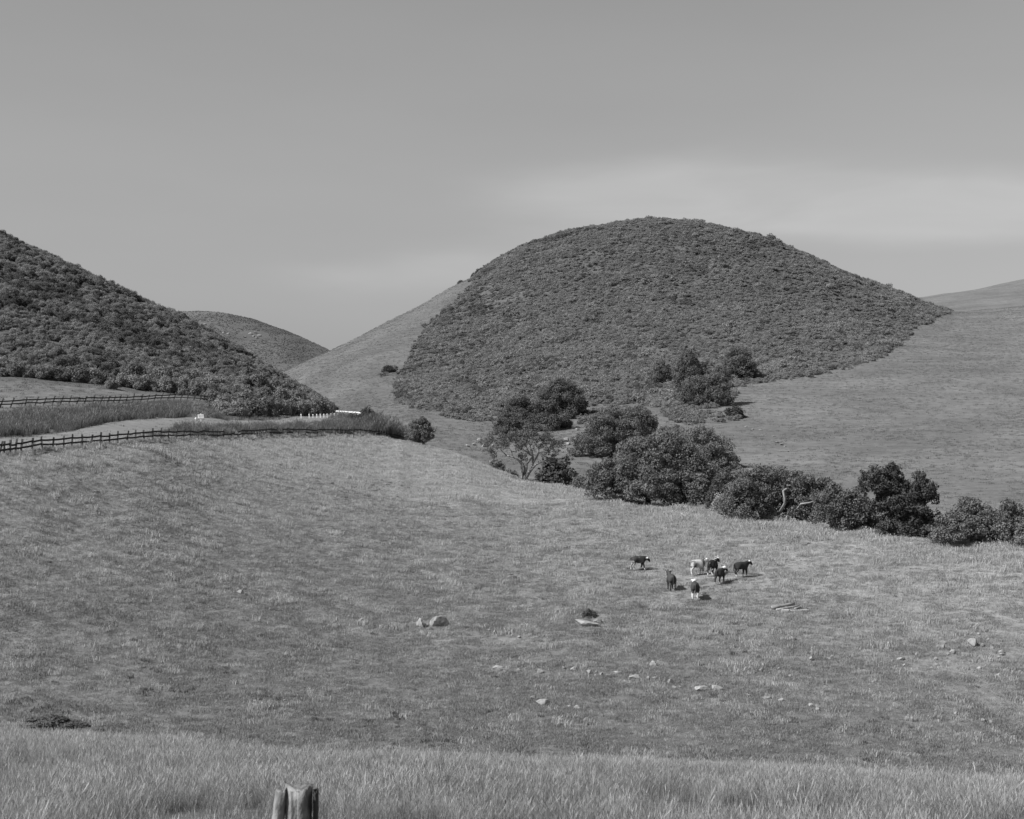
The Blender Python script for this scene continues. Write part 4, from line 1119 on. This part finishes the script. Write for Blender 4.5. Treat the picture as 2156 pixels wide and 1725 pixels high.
small = [(1607, 1398, 7, 7), (1603, 1410, 9, 6), (1589, 1413, 7, 6), (1594, 1402, 5, 4), (1640, 1406, 7, 5), (1663, 1422, 8, 5), (1620, 1416, 5, 4), (1752, 1381, 6, 4), (1745, 1386, 9, 4), (1643, 1472, 12, 6), (1613, 1468, 20, 5), (1578, 1464, 8, 5), (1708, 1484, 12, 7), (1722, 1491, 10, 6),
         (1975, 1489, 6, 8), (2013, 1500, 8, 7), (1978, 1517, 8, 6), (2071, 1515, 9, 8), (2068, 1502, 6, 5), (1971, 1398, 9, 5), (1970, 1386, 9, 6), (2061, 1405, 10, 6), (2047, 1413, 6, 6), (2100, 1420, 9, 6), (1903, 1399, 6, 6), (1856, 1393, 7, 4), (1879, 1391, 6, 5), (1929, 1376, 6, 4), (1962, 1405, 7, 4),
         (1885, 1402, 6, 4), (1890, 1406, 5, 3), (1990, 1352, 6, 4), (2046, 1333, 7, 4), (2060, 1334, 8, 4), (2072, 1328, 9, 6), (2080, 1345, 7, 4), (2088, 1362, 10, 6), (2100, 1382, 9, 5), (1995, 1376, 6, 6), (2040, 1407, 5, 4), (2075, 1400, 4, 4), (1838, 1434, 6, 4), (1840, 1463, 7, 4), (1660, 1518, 6, 5), (1650, 1522, 5, 4), (1582, 1500, 5, 5),
         (1042, 1330, 8, 9), (1030, 1326, 5, 4), (1092, 1340, 10, 5), (1078, 1336, 4, 3), (1155, 1450, 5, 3), (1165, 1447, 4, 3), (760, 1303, 9, 6), (600, 1474, 8, 5), (1098, 1380, 5, 4)]
def skind(q):
    return 0 if q[0] < 1300 else 1 if q[0] < 1770 else 2 if q[1] < 1440 else 3
srank = {}
for kk in range(4):
    ids = [i for i, q in enumerate(small) if skind(q) == kk]
    for i, rk in zip(ids, rank([small[i][0] + small[i][1] * 1e-3 for i in ids])): srank[i] = rk
for i, (u, v, w, h) in enumerate(small):
    if u < 1300:
        lab, g = 'small pale stone lying apart in the middle of the meadow', 'small stones in the mid meadow'
    elif u < 1770:
        lab, g = 'small pale stone in the loose scatter below the timber pile', 'small stones below the timber pile'
    elif v < 1440:
        lab, g = 'small pale stone in the scatter round the cracked boulder', 'small stones round the cracked boulder'
    else:
        lab, g = 'small pale stone low on the right of the meadow', 'small stones low in the meadow'
    lab = nth(srank[i], 'small stone', ['of those lying apart in the mid meadow', 'in the scatter below the timber pile', 'in the scatter round the cracked boulder', 'low on the right of the meadow'][skind((u, v))])
    rock(lab, u, v, w, h, 57, 150, i, g, i % 4 == 2)
# stones of the far slope and the ravine head
_L = [(1188, 893, 12, 8, 215, 290), (1200, 889, 14, 9, 215, 290), (1207, 899, 10, 6, 215, 290), (1216, 904, 10, 5, 215, 290), (1190, 925, 16, 9, 200, 260), (1196, 934, 10, 6, 200, 260), (1212, 922, 10, 6, 200, 260)]
_R = rank([q[0] + q[1] * 1e-3 for q in _L])
for i, (u, v, w, h, ya, yb) in enumerate(_L):
    rock(nth(_R[i], 'pale stone', 'on bare ground between the oaks'), u, v, w, h, ya, yb, i, 'stones between the oaks')
_L = [(1010, 925, 14, 7, 205, 260), (1022, 937, 16, 9, 205, 260), (1030, 926, 12, 6, 205, 260), (985, 938, 10, 5, 200, 260), (998, 935, 9, 5, 200, 260), (1036, 938, 10, 7, 200, 260)]
_R = rank([q[0] + q[1] * 1e-3 for q in _L])
for i, (u, v, w, h, ya, yb) in enumerate(_L):
    rock(nth(_R[i], 'pale stone', 'in the outcrop left of the gnarled oak'), u, v, w, h, ya, yb, i, 'outcrop left of the gnarled oak')
_L = [(1602, 905, 12, 5), (1630, 918, 10, 4), (1622, 906, 9, 4), (1635, 931, 16, 6), (1645, 935, 13, 6), (1652, 940, 9, 4), (1600, 918, 6, 3), (1570, 898, 9, 4), (1498, 914, 12, 6), (1510, 917, 12, 6), (1520, 925, 9, 5), (1660, 950, 6, 4), (1585, 904, 8, 4)]
_R = rank([q[0] + q[1] * 1e-3 for q in _L])
for i, (u, v, w, h) in enumerate(_L):
    rock(nth(_R[i], 'flat stone', 'on the grass slope behind the great oak'), u, v, w * 0.75, h * 0.6, 205, 320, i, 'stones on the slope behind the oaks', True)
_L = [(528, 702, 10, 5), (538, 700, 9, 5), (546, 706, 10, 5), (541, 711, 8, 4), (515, 709, 7, 4), (534, 708, 7, 3), (430, 683, 10, 4), (424, 682, 6, 3), (470, 700, 6, 3), (480, 702, 6, 3)]
_R = rank([q[0] + q[1] * 1e-3 for q in _L])
for i, (u, v, w, h) in enumerate(_L):
    rock(nth(_R[i], 'white stone', 'in the outcrop on the distant hill'), u, v, w, h * 0.7, 660, 895, i, 'white outcrop on the distant hill')

# ------------------------------------------------------------------ fences
def box_between(p, q, w, h):
    """a bar from p to q, w across and h high"""
    p, q = Vector(p), Vector(q)
    d = (q - p).normalized()
    s = d.cross(Vector((0, 0, 1)))
    if s.length < 0.05: s = Vector((1, 0, 0))
    s.normalize(); up = s.cross(d)
    V = []
    for c in (p, q):
        for a, b_ in ((-1, -1), (1, -1), (1, 1), (-1, 1)):
            V.append(tuple(c + s * a * w / 2 + up * b_ * h / 2))
    F = [(3, 2, 1, 0), (4, 5, 6, 7), (0, 1, 5, 4), (1, 2, 6, 5), (2, 3, 7, 6), (3, 0, 4, 7)]
    return V, F
def fence(name, label, posts, height_m, lean, rails, missing=(), rail_off=0.07, seed=1, jit=0.06, extra=()):
    """posts: ground points in order; rails: heights on the post"""
    r = np.random.default_rng(seed)
    o0 = posts[0]
    t = thing(name, label, 'fence', o0)
    tops = []
    for i, p in enumerate(posts):
        h = height_m * (0.92 + 0.18 * r.random())
        ln = lean if isinstance(lean, (int, float)) else lean[i]
        ax = Vector((math.sin(ln + jit * r.normal()), 0.05 * r.normal(), 1)).normalized()
        q = p - o0
        w = 0.11 + 0.035 * r.random()
        tp = q + ax * h
        V, F = box_between(q - ax * 0.35, tp, w, w * 0.95)
        # split, uneven top
        for vi in (4, 5, 6, 7):
            vv = Vector(V[vi]) + Vector((0, 0, r.normal() * 0.02)); V[vi] = tuple(vv)
        obj('post', mesh_py('post', (V, F), False), MAT_POST, t)
        tops.append((q, ax, h))
    for i in range(len(posts) - 1):
        for j, rh in enumerate(rails):
            if (i, j) in missing: continue
            a = tops[i][0] + tops[i][1] * (rh + 0.025 * r.normal()) + Vector((0, -rail_off, 0))
            b_ = tops[i + 1][0] + tops[i + 1][1] * (rh + 0.025 * r.normal()) + Vector((0, -rail_off, 0))
            dd = (b_ - a).normalized() * 0.06
            m = (a + b_) * 0.5 - Vector((0, 0, 0.02 * abs(r.normal())))
            V1 = box_between(a - dd, m, 0.045, 0.150); V2 = box_between(m, b_ + dd, 0.045, 0.145)
            obj('rail', mesh_py('rail', merge([V1, V2]), False), MAT_RAIL, t)
    for a, b_ in extra:
        obj('brace', mesh_py('brace', box_between(tops[a][0] + tops[a][1] * 0.1 + Vector((0.05, -0.13, 0)), tops[b_][0] * 0.55 + tops[a][0] * 0.45 + Vector((0, -0.13, 0.75)), 0.06, 0.09), False), MAT_POST, t)
    return t
S1, S2, S3 = 70 / 1.9, 520 / 1.9, 1000 / 1.9
lower = [20, 32] + [S1 + x / 4.312 / 1.9 for x in (55, 250, 425, 610, 795, 935, 1120, 1265, 1430, 1590, 1725, 1885, 2035)] + [S2 + x / 4.312 / 1.9 for x in (240, 390, 530, 660, 795, 920, 1040, 1170, 1270, 1395, 1510, 1615, 1745, 1850, 1940, 2040, 2135)] + \
        [S3 + x / 4.312 / 1.9 for x in (170, 268, 362, 460, 550, 640, 735, 830, 950, 1040, 1110, 1175, 1230, 1310, 1390, 1465, 1545, 1620, 1700, 1770, 1850, 1900, 1960, 2050, 2120)] + [794, 803, 812, 821, 830, 839, 848, 857]
lower = [-12, -2, 8] + lower
lp = [spot(u, float(crest_y(u)) + 0.4) for u in lower]
nl = len(lower)
leans = [0.07 + 0.05 * math.sin(i * 1.7) for i in range(nl)]
for i, u in enumerate(lower):
    if S3 + 940 / 8.19 < u < S3 + 1130 / 8.19: leans[i] = 0.45
    if S3 + 1160 / 8.19 < u < S3 + 1320 / 8.19: leans[i] = -0.22
    if u > 780: leans[i] = -0.25
miss = set()
for i, u in enumerate(lower[:-1]):
    if S2 + 1600 / 8.19 < u < S2 + 1840 / 8.19: miss.add((i, 1))
    if S3 + 455 / 8.19 < u < S3 + 545 / 8.19: miss.add((i, 1)); 
    if S3 + 545 / 8.19 < u < S3 + 630 / 8.19: miss.add((i, 0))
    if S3 + 640 / 8.19 < u < S3 + 900 / 8.19 : miss.add((i, 0))
    if u > S3 + 1150 / 8.19 and u < 790: miss.add((i, 0))
bi = min(range(nl), key=lambda i: abs(lower[i] - (S2 + 920 / 8.19)))
fence('rail_fence', 'long lower rail fence of leaning posts along the meadow crest', lp, 1.02, leans, (0.36, 0.74), miss, 0.09, 3, 0.05, [(bi, bi + 1)])
upper = [8, 22] + [S1 + x / 4.312 / 1.9 for x in (130, 300, 445, 600, 735, 880, 1015, 1150, 1300, 1425, 1545, 1650, 1745, 1862, 1990, 2120)] + [S2 + x / 4.312 / 1.9 for x in (180, 300, 412, 525, 645, 755, 870, 985, 1095, 1205, 1305)]
upper = [-10, 0] + upper[1:]
UFV = [(-20, 860), (41, 857), (100, 853), (200, 850.5), (290, 848), (330, 844), (370, 842), (400, 843.5), (435, 847)]
up_pts = [at(u, float(np.interp(u, [p[0] for p in UFV], [p[1] for p in UFV])), 140, 214) for u in upper]
fence('rail_fence', 'upper rail fence of posts all leaning right below the chaparral', up_pts, 1.15, [0.36] * len(upper), (0.42, 0.84), (), 0.09, 4, 0.07)

# white guard rail round the bend
gu = [(692, 864), (703, 864.3), (712, 864.9), (720, 865.5), (728, 866), (736, 866.6), (743, 867), (749, 867.4), (755, 868), (761, 868.6), (768, 869.4)]
gY = np.linspace(250, 236, len(gu))
g0 = spot(gu[0][0], gY[0])
gt = thing('guard_rail', 'white painted timber guard rail at the bend of the road', 'guard rail', g0)
gp_ = []
for (u, v), Y in zip(gu, gY):
    p = Vector((sx_(u, Y), Y, sz_(v, Y)))
    g = float(height(p.x, p.y))
    gp_.append(p - g0)
    obj('post', mesh_py('post', box_between(Vector((p.x, p.y, min(g, p.z - 0.7) - 0.3)) - g0, p - g0 + Vector((0, 0, 0.04)), 0.16, 0.16), False), MAT_WHITE, gt)
for a, b_ in zip(gp_[:-1], gp_[1:]):
    for dz, hh in ((-0.08, 0.2), (-0.52, 0.17)):
        obj('rail', mesh_py('rail', box_between(a + Vector((0, -0.11, dz)), b_ + Vector((0, -0.11, dz)), 0.05, hh), False), MAT_WHITE, gt)
# white guide posts along the road edge
proto = None
gv = [634, 651, 659, 667, 674.6, 682, 689, 697, 704, 711, 718, 724, 730, 757]
pm = mesh_py('shaft', merge([box_between((0, 0, -0.4), (0, 0, 0.95), 0.17, 0.17), ]), False); pm.materials.append(MAT_WHITE)
cm = mesh_py('cap', tube([(0, 0, 0.95), (0, 0, 1.0), (0, 0, 1.04)], [0.12, 0.10, 0.03], 8), False); cm.materials.append(MAT_WHITE)
for i, u in enumerate(gv):
    Y = float(np.interp(u, UG, FY[8])) - 1.0
    p = spot(u, Y)
    top = sz_(876.5 + (1.0 if u < 660 else 0), Y)
    p.z = max(p.z - 0.3, top - 0.98)
    if proto is None:
        proto = thing('guide_post', 'short white guide post in the row along the road edge', 'guide post', p, 0.1, 'white guide posts in a row')
        obj('shaft', pm, None, proto); obj('cap', cm, None, proto)
        proto['label'] = 'short white guide post, first of the row and farthest from the guard rail'
    else:
        q = dup(proto, p, 0.1 + 0.05 * rng.normal(), ordinal(i) + ' short white guide post of the row, counted from its left end', 'white guide posts in a row')
        if u == 757: q['label'] = 'white guide post half hidden by the bush on the embankment'

# notice board and the white marker beside it
sp = at(423, 890, 160, 200)
Y = sp.y; s = K * Y
st = thing('notice_board', 'small white notice board on a post beside the road', 'sign', sp)
zt = sz_(870.5, Y) - sp.z
obj('post', mesh_py('post', box_between((0, 0, -0.4), (0, 0, zt), 0.09, 0.09), False), MAT_WHITE, st)
bw = 12.4 * s
zb0, zb1 = sz_(881, Y) - sp.z, sz_(873, Y) - sp.z
brd = obj('board', mesh_py('board', box_between((-bw / 2, -0.075, (zb0 + zb1) / 2), (bw / 2, -0.075, (zb0 + zb1) / 2 + 0.02), 0.03, zb1 - zb0), False), MAT_WHITE, st)
lets = []
rr = np.random.default_rng(8)
for row, zz in ((0, 0.66), (1, 0.36)):
    xx = -bw * (0.40 if row == 0 else 0.28)
    while xx < bw * (0.40 if row == 0 else 0.30):
        w = 0.028 + 0.02 * rr.random()
        zc = zb0 + (zb1 - zb0) * zz
        hh = 0.075
        lets.append(box_between((xx, -0.094, zc), (xx + w, -0.094, zc), 0.006, hh if rr.random() < 0.6 else 0.03))
        xx += w + (0.02 if rr.random() < 0.75 else 0.06)
obj('lettering', mesh_py('lettering', merge(lets), False), MAT_INK, brd)
mp = at(412.5, 888, 160, 200)
mk = thing('marker_post', 'round topped white marker post left of the notice board', 'marker post', mp)
obj('shaft', mesh_py('shaft', tube([(0, 0, -0.3), (0, 0, 0.28)], [0.07, 0.07], 8), False), MAT_WHITE, mk)
bm = bmesh.new(); bmesh.ops.create_uvsphere(bm, u_segments=12, v_segments=8, radius=0.13)
me = bpy.data.meshes.new('knob'); bm.to_mesh(me); bm.free()
kb = obj('knob', me, MAT_WHITE, mk); kb.location = (0, 0, 0.36); kb.scale = (1, 1, 1.15)

# ------------------------------------------------------------------ timber pile
def tb(x, y): return ((3050 + x / 9.8) / 1.9, (2400 + y / 9.8) / 1.9)
def log(label, a, b_, rad, mat, lift, flat=None):
    pa, pb = at(*tb(*a), 80, 130), at(*tb(*b_), 80, 130)
    m = (pa + pb) * 0.5
    t = thing('log' if flat is None else 'plank', label, 'log' if flat is None else 'plank', m, 0, 'timbers lying in the meadow')
    A, B = pa - m + Vector((0, 0, lift)), pb - m + Vector((0, 0, lift))
    r = np.random.default_rng(int(a[0]))
    if flat is None:
        obj('shaft', mesh_py('shaft', tube([A, A.lerp(B, .3), A.lerp(B, .7), B], [rad * 1.1, rad, rad * 0.95, rad * 0.8], 9, r)), mat, t)
    else:
        obj('board', mesh_py('board', box_between(A, B, flat, rad), False), mat, t)
log('long dark weathered pole, rearmost of the timbers', (370, 400), (1240, 240), 0.13, MAT_TIMBER, 0.16)
log('weathered pole lying second in the timber pile', (560, 460), (1420, 300), 0.10, MAT_TIMBER, 0.10)
log('short grey pole end on the right of the timber pile', (1270, 405), (1480, 340), 0.09, MAT_TIMBER, 0.10)
log('pale split plank, frontmost of the timbers', (720, 490), (1800, 440), 0.08, MAT_TIMBER_PALE, 0.08, 0.34)
log('short pale board lying across the front of the timber pile', (760, 450), (1060, 470), 0.05, MAT_TIMBER_PALE, 0.14, 0.30)

# ------------------------------------------------------------------ cattle
def coat_material():
    m, nt, b = new_mat('cattle_coat')
    at_ = N(nt, 'ShaderNodeAttribute'); at_.attribute_name = 'tone'
    nt.links.new(at_.outputs['Fac'], b.inputs['Base Color'])
    b.inputs['Roughness'].default_value = 0.65
    return m
MAT_COAT = coat_material()
MAT_HORN = simple_mat('pale_horn', 0.40, 0.55, 5, 0.6)
def cow(label, base, heading, size, pose, coat):
    """heading: direction of the nose, degrees from +x towards +y. pose: (neck lift, head turn in degrees, four leg swings)"""
    lift, turn, sw = pose
    V, E, RR = [], [], []
    def vtx(p, r, parent=None):
        V.append(Vector(p)); RR.append(r)
        if parent is not None: E.append((parent, len(V) - 1))
        return len(V) - 1
    pel = vtx((-0.42, 0, 0.94), (0.23, 0.27))
    rump = vtx((-0.56, 0, 0.93), (0.17, 0.22), pel)
    tail0 = vtx((-0.67, 0, 1.02), (0.045, 0.045), rump)
    tail1 = vtx((-0.73, 0, 0.78), (0.025, 0.025), tail0)
    tail2 = vtx((-0.71, 0, 0.45), (0.04, 0.04), tail1)
    loin = vtx((-0.18, 0, 0.89), (0.27, 0.31), pel)
    rib = vtx((0.1, 0, 0.85), (0.285, 0.34), loin)
    sho = vtx((0.34, 0, 0.88), (0.23, 0.32), rib)
    nb = vtx((0.48, 0, 0.97), (0.16, 0.25), sho)
    c, s = math.cos(R(turn)), math.sin(R(turn))
    nk = vtx((0.48 + 0.12 * math.cos(R(turn * 0.5)), 0.12 * math.sin(R(turn * .5)), 1.0 + 0.13 * lift), (0.125, 0.19), nb)
    hx, hy, hz = V[nk]
    poll = vtx((hx + 0.11 * c, hy + 0.11 * s, hz + 0.11 * lift + 0.03), (0.12, 0.125), nk)
    fore = vtx((hx + 0.21 * c, hy + 0.21 * s, hz + 0.11 * lift - 0.09), (0.105, 0.115), poll)
    muz = vtx((hx + 0.29 * c, hy + 0.29 * s, hz + 0.11 * lift - 0.23), (0.08, 0.082), fore)
    nose = vtx((hx + 0.32 * c, hy + 0.32 * s, hz + 0.11 * lift - 0.29), (0.066, 0.066), muz)
    for sd in (-1, 1):
        ex, ey = -s * sd, c * sd
        vtx((V[poll].x + ex * 0.22 - c * 0.03, V[poll].y + ey * 0.22 - s * 0.03, V[poll].z - 0.01), (0.03, 0.05), poll)
    feet = []
    for i, sd in enumerate((-1, 1)):
        k = sw[i]
        a = vtx((0.32, 0.16 * sd, 0.64), (0.11, 0.13), sho)
        b_ = vtx((0.33 + 0.09 * k, 0.165 * sd, 0.36), (0.062, 0.066), a)
        d = vtx((0.32 + 0.20 * k, 0.165 * sd, 0.10 + 0.02 * abs(k)), (0.048, 0.05), b_)
        vtx((0.35 + 0.21 * k, 0.165 * sd, 0.025), (0.06, 0.06), d)
    for i, sd in enumerate((-1, 1)):
        k = sw[2 + i]
        a = vtx((-0.44, 0.16 * sd, 0.70), (0.135, 0.18), pel)
        b_ = vtx((-0.40 + 0.08 * k, 0.175 * sd, 0.56), (0.095, 0.12), a)
        d = vtx((-0.56 + 0.12 * k, 0.17 * sd, 0.40), (0.056, 0.066), b_)
        e = vtx((-0.52 + 0.20 * k, 0.17 * sd, 0.10), (0.048, 0.05), d)
        vtx((-0.48 + 0.21 * k, 0.17 * sd, 0.025), (0.06, 0.06), e)
    me = bpy.data.meshes.new('cow_cage')
    me.from_pydata([tuple(v) for v in V], E, [])
    tmp = bpy.data.objects.new('cow_cage', me); COL.objects.link(tmp)
    sk = tmp.modifiers.new('skin', 'SKIN'); sk.use_smooth_shade = True
    for i, d in enumerate(me.skin_vertices[0].data):
        d.radius = RR[i]; d.use_root = (i == 0)
    ss = tmp.modifiers.new('sub', 'SUBSURF'); ss.levels = 2
    dg = bpy.context.evaluated_depsgraph_get()
    body = bpy.data.meshes.new_from_object(tmp.evaluated_get(dg))
    bpy.data.objects.remove(tmp)
    body.name = 'cow'
    n = len(body.vertices)
    P = np.zeros(n * 3); body.vertices.foreach_get('co', P); P = P.reshape(-1, 3)
    pv = np.array(V[poll]); mz = np.array(V[nose]); head_d = ((P - pv) @ (mz - pv)) / ((mz - pv) @ (mz - pv))
    nh = np.linalg.norm(P - pv, axis=1)
    nz = fbm(P[:, 0] * 3.1 + coat['seed'], P[:, 2] * 3.1 + P[:, 1] * 2.2, 3)
    T = np.full(n, coat['body'])
    T = np.where(nz > coat.get('patch_at', 2), coat.get('patch', 0.5), T)
    ishead = (head_d > -0.25) & (nh < 0.5) & (P[:, 0] > 0.50)
    if coat.get('neck'): T = np.where((P[:, 0] > 0.36) & ~ishead, coat['neck'], T)
    T = np.where(ishead, coat.get('face', 0.6), T)
    if coat.get('dark_cheek'): T = np.where(ishead & (P[:, 2] < V[poll].z - 0.03), coat['body'], T)
    nap = (P[:, 0] > 0.42) & (P[:, 2] > V[nb].z + 0.12)
    if coat.get('nape'): T = np.where(nap, 0.6, T)
    hgt = coat.get('sock', 0.24)
    legs = (P[:, 2] < hgt + 0.10 * (nz - 0.5))
    T = np.where(legs, 0.58, T)
    if coat.get('hind'): T = np.where((P[:, 0] < -0.42) & (P[:, 2] < 0.78) & (P[:, 2] > 0.2), coat['hind'], T)
    T = np.where(P[:, 2] < 0.05, 0.08, T)
    a = body.attributes.new('tone', 'FLOAT', 'POINT'); a.data.foreach_set('value', T.astype(np.float32))
    body.materials.clear(); body.materials.append(MAT_COAT)
    o = obj('cow', body)
    o.location = base + Vector((0, 0, 0.02))
    o.rotation_euler = (0, 0, R(heading))
    o.scale = (size, size, size)
    tag(o, label, 'cow', 'cattle grazing in the meadow')
    if coat.get('horn'):
        hp = []
        for sd in (-1, 1):
            ex, ey = -s * sd, c * sd
            q = V[poll] + Vector((0, 0, 0.07))
            hp.append(tube([q + Vector((ex * 0.06, ey * 0.06, 0)), q + Vector((ex * 0.17, ey * 0.17, 0.04)), q + Vector((ex * 0.2, ey * 0.2, 0.13))], [0.028, 0.02, 0.006], 6))
        for k_, h_ in enumerate(hp):
            obj('horn', mesh_py('horn', h_), MAT_HORN, o)
    return o
def cg(u, v): return at(u, v, 80, 135)
cow('dark cow with white face and pale hind leg, leftmost of the herd, walking right', cg(1345, 1201), 8, 1.0, (-0.15, 0, (0.7, -0.6, 0.5, -0.5)), dict(body=0.035, seed=1, sock=0.2, hind=0.25, face=0.62, dark_cheek=True, patch_at=0.72, patch=0.16))
cow('pale roan cow with dark neck and white face, the only light one of the herd', cg(1469, 1211), 16, 1.05, (0.75, -4, (0.2, -0.4, -0.1, 0.5)), dict(body=0.42, seed=2, sock=0.26, neck=0.05, face=0.66, dark_cheek=False, patch_at=0.6, patch=0.15, nape=False))
cow('dark cow with white hind leg, seen from behind next to the pale cow', cg(1501, 1212), 62, 1.08, (0.85, -25, (0.2, -0.2, 0.3, -0.3)), dict(body=0.022, seed=3, sock=0.2, hind=0.0, face=0.55, dark_cheek=True, nape=False, patch_at=0.75, patch=0.5))
cow('dark cow with white collar and horned head turned right, in front of the striped cow', cg(1516, 1229), 60, 1.0, (0.75, -50, (0.2, -0.2, 0.2, -0.3)), dict(body=0.032, seed=4, sock=0.12, face=0.05, nape=True, horn=True))
cow('dark cow with white forehead, rightmost of the herd, facing right', cg(1561, 1215), 28, 1.02, (0.7, -20, (0.3, -0.3, -0.2, 0.6)), dict(body=0.034, seed=5, sock=0.18, face=0.6, dark_cheek=True))
cow('dark cow with white collar and white legs, nearest of the herd, seen from behind', cg(1463, 1261), 86, 1.08, (0.7, 12, (0.2, -0.2, 0.25, -0.25)), dict(body=0.045, seed=6, sock=0.42, face=0.05, nape=True, horn=True))
cow('plain dark horned cow without white legs, seen from behind left of the nearest', cg(1413, 1243), 96, 1.06, (0.95, 10, (0.1, -0.1, 0.15, -0.1)), dict(body=0.05, seed=7, sock=0.0, face=0.06, horn=True))

# ------------------------------------------------------------------ old fence post right by the camera
def near_post():
    Y = 6.4
    base = spot(628, Y)
    top = sz_(1657, Y)
    H = top - base.z
    t = thing('old_post', 'cracked old wooden post end close to the camera', 'post', base)
    r = np.random.default_rng(12)
    def splinter(cx, cy, rx, ry, h0, tilt, jag, n=20, rows=14, grooves=()):
        V, F = [], []
        for i in range(rows + 1):
            f = i / rows
            z = -0.3 + (h0 + 0.3) * f
            for j in range(n):
                a = 2 * math.pi * j / n
                g = 1.0
                for ga, gw, gd in grooves:
                    da = (a - ga + math.pi) % (2 * math.pi) - math.pi
                    g -= gd * math.exp(-(da / gw) ** 2)
                g *= 1 + 0.07 * math.sin(3 * a + z * 9) + 0.04 * r.normal()
                zz = z + (jag * (0.5 * math.sin(2.3 * a + 1) + 0.6 * r.normal()) if i == rows else 0)
                V.append((cx + tilt * (z / max(h0, .1)) + rx * g * math.cos(a), cy + ry * g * math.sin(a), zz))
        for i in range(rows):
            for j in range(n):
                F.append((i * n + j, i * n + (j + 1) % n, (i + 1) * n + (j + 1) % n, (i + 1) * n + j))
        o = len(V)
        V.append((cx + tilt, cy, h0 - 0.02))
        for j in range(n): F.append((rows * n + j, rows * n + (j + 1) % n, o))
        return V, F
    m = simple_mat('split_post_wood', 0.08, 0.31, 13, 0.95, (1.3, 1.3, 0.6), 0.8)
    obj('heartwood', mesh_py('heartwood', splinter(0.004, 0, 0.060, 0.065, H, 0.0, 0.010, 28, 16, [(4.45, 0.13, 0.45), (2.2, 0.2, 0.3)])), m, t)
    obj('splinter', mesh_py('splinter', splinter(-0.150, -0.012, 0.028, 0.045, H - 0.012, 0.078, 0.014, 16, 14, [(4.9, 0.25, 0.25)])), m, t)
    obj('splinter', mesh_py('splinter', splinter(0.074, 0.014, 0.011, 0.05, H - 0.022, 0.004, 0.006, 12, 12)), MAT_BARK_DARK, t)
near_post()
print('objects', len(bpy.data.objects), 'tris', sum(len(m.polygons) for m in bpy.data.meshes) * 2)
